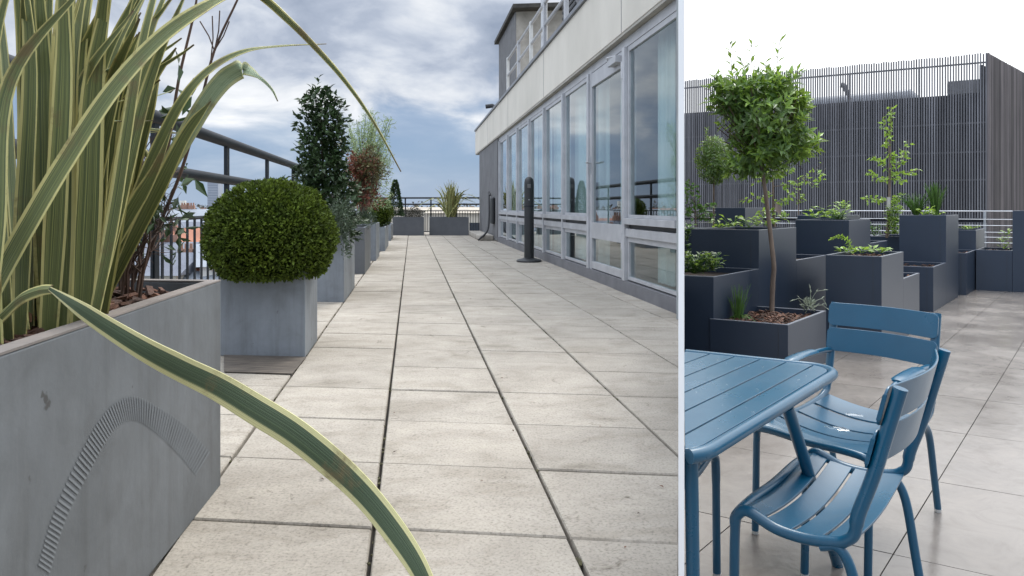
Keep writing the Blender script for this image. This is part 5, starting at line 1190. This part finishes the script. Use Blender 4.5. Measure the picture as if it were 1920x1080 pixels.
    if back:
        for z0, z1 in ((0.774, 0.882), (0.654, 0.763)):
            mb = MB(); n = 26; hh = (z1 - z0)
            vs = []; fs = []
            prof = [(0, 0.012), (0.0, hh - 0.012), (0.0, hh), (0, 0)]
            rows_ = 7
            for i in range(n + 1):
                u = -0.035 + 1.07 * (0.5 - 0.5 * math.cos(math.pi * i / n)); bow = 0.045 * math.sin(math.pi * max(0, min(1, u)))
                e = min(u + 0.035, 1.035 - u) / 0.05; rd = 0.022 * (1 - math.sqrt(max(0, 1 - (1 - min(1, e)) ** 2))) if e < 1 else 0
                for side_ in (0, 1):
                    for j in range(rows_):
                        t = j / (rows_ - 1); z = z0 + rd + (hh - 2 * rd) * t; ln = lean * (z - 0.5) / 0.38 + 0.015
                        vs.append(q(u, 1, z) + D0 * (ln + bow - 0.024 - side_ * 0.007 + (0.0)))
            K = 2 * rows_
            for i in range(n):
                A = i * K; B = A + K
                for j in range(rows_ - 1):
                    fs.append((A + j, A + j + 1, B + j + 1, B + j)); fs.append((A + rows_ + j, B + rows_ + j, B + rows_ + j + 1, A + rows_ + j + 1))
                fs.append((A, B, B + rows_, A + rows_)); fs.append((A + rows_ - 1, A + 2 * rows_ - 1, B + 2 * rows_ - 1, B + rows_ - 1))
            fs.append(tuple(list(range(rows_)) + list(range(2 * rows_ - 1, rows_ - 1, -1)))); fs.append(tuple([n * K + x for x in list(range(rows_ - 1, -1, -1)) + list(range(rows_, 2 * rows_))]))
            mb.add(vs, fs).build('backrest_slat', M_blue, th, smooth=True, bevel=0.002)
    return th, q
SP = RF + 0.45
def sc_(x, y): v = G(x, y, SP); v.z = 0; return v
chair('garden_chair', 'blue metal armchair on the far side, pushed towards the table, back slats to the planters', sc_(1425, 795), sc_(1630, 858), sc_(1550, 735), sc_(1742, 775), True)
chair('garden_chair', 'nearest blue metal chair, turned sideways with its curved backrest at the right', sc_(1608, 1010), sc_(1712, 888), sc_(1370, 962), sc_(1515, 850), False) if False else \
chair('garden_chair', 'nearest blue metal chair, turned sideways with its curved backrest at the right', sc_(1515, 850), sc_(1366, 962), sc_(1712, 892), sc_(1606, 1012), False, lean=0.09)
a0 = sc_(1349, 850); 
chair('garden_chair', 'blue metal chair mostly hidden under the table beside the white screen', a0 - DB * 0.42, a0, a0 - DB * 0.42 - DA * 0.5, a0 - DA * 0.5, False, back=False)

# grit and moss in the paving joints, bits of leaf on the slabs
random.seed(77)
mb = MB()
for _ in range(260):
    i = random.choice((-2, -1, 0, 1, 2, 3)); Z = 1.2 + 9 * R() ** 1.6; p = onl(-0.0834 + SW * i + U(-0.004, 0.004), Z, -0.006)
    if p.x > k_pan * p.y - 0.03: continue
    s0 = U(0.002, 0.006); mb.blob(p, (s0 * U(0.6, 1.4), s0 * U(1, 3), s0), 5, 3, 0.3)
tag(mb.build('moss', mat('moss', (0.09, 0.085, 0.04), (0.04, 0.036, 0.02), 0.95, 60), origin=(0, 0, 0)), 'dark moss and grit caught in the joints of the pale slabs', 'moss', kind='stuff')
mb = MB()
for _ in range(46):
    Z = 1.25 + 6 * R() ** 1.3; x = U(420, 1250); p = Vector(((x - CX) / F * Z, Z, 0.003))
    if p.x < -0.6 or p.x > k_pan * p.y - 0.03: continue
    mb.leaf(p, Vector((U(-1, 1), U(-1, 1), U(0, 0.25))), Vector((0, 0, 1)), U(0.006, 0.018), U(0.003, 0.007), 0.3)
tag(mb.build('leaf_litter', M_bark, origin=(0, 0, 0)), 'tiny dry leaf scraps scattered over the pale slabs', 'litter', kind='stuff')
# rain water lying on the chairs and under the table edge
M_drop = mat_glass('rain water', (0.94, 0.95, 0.96), 1.5)
mb = MB()
def drop(px, py, z, rx, ry):
    c = G(px, py, z); n = 18; ph_ = U(0, 6)
    vs = []
    for ring_, hh in ((1.0, 0.0), (0.82, 0.0016), (0.4, 0.0026)):
        for k in range(n):
            q = 2 * math.pi * k / n; r = ring_ * (1 + 0.22 * math.sin(2 * q + ph_) + 0.1 * math.sin(5 * q + ph_)); v = c + DB * (rx * r * math.cos(q)) + DA * (ry * r * math.sin(q)); vs.append((v.x, v.y, z + hh))
    fs = [(a * n + k, a * n + (k + 1) % n, (a + 1) * n + (k + 1) % n, (a + 1) * n + k) for a in (0, 1) for k in range(n)] + [tuple(range(2 * n, 3 * n))]
    mb.add(vs, fs)
for px, py, rx, ry in ((1600, 778, 0.05, 0.022), (1570, 803, 0.045, 0.03)): drop(px, py, RF + 0.418, rx, ry)
for _ in range(70):
    a, b = U(0.02, 0.6), U(0.03, 1.15); p = C1 - DB * a - DA * b
    if p.x < k_pan * p.y + 0.03: continue
    r = U(0.002, 0.0045); drop(p.x / p.y * F + CX, HZ + (EYE - TT) * F / p.y, TT + 0.0012, r, r)
tag(mb.build('rain_drops', M_drop, origin=(0, 0, RF)), 'clear rain drops and small pools lying on the blue table and chair seats', 'water drops', kind='stuff')
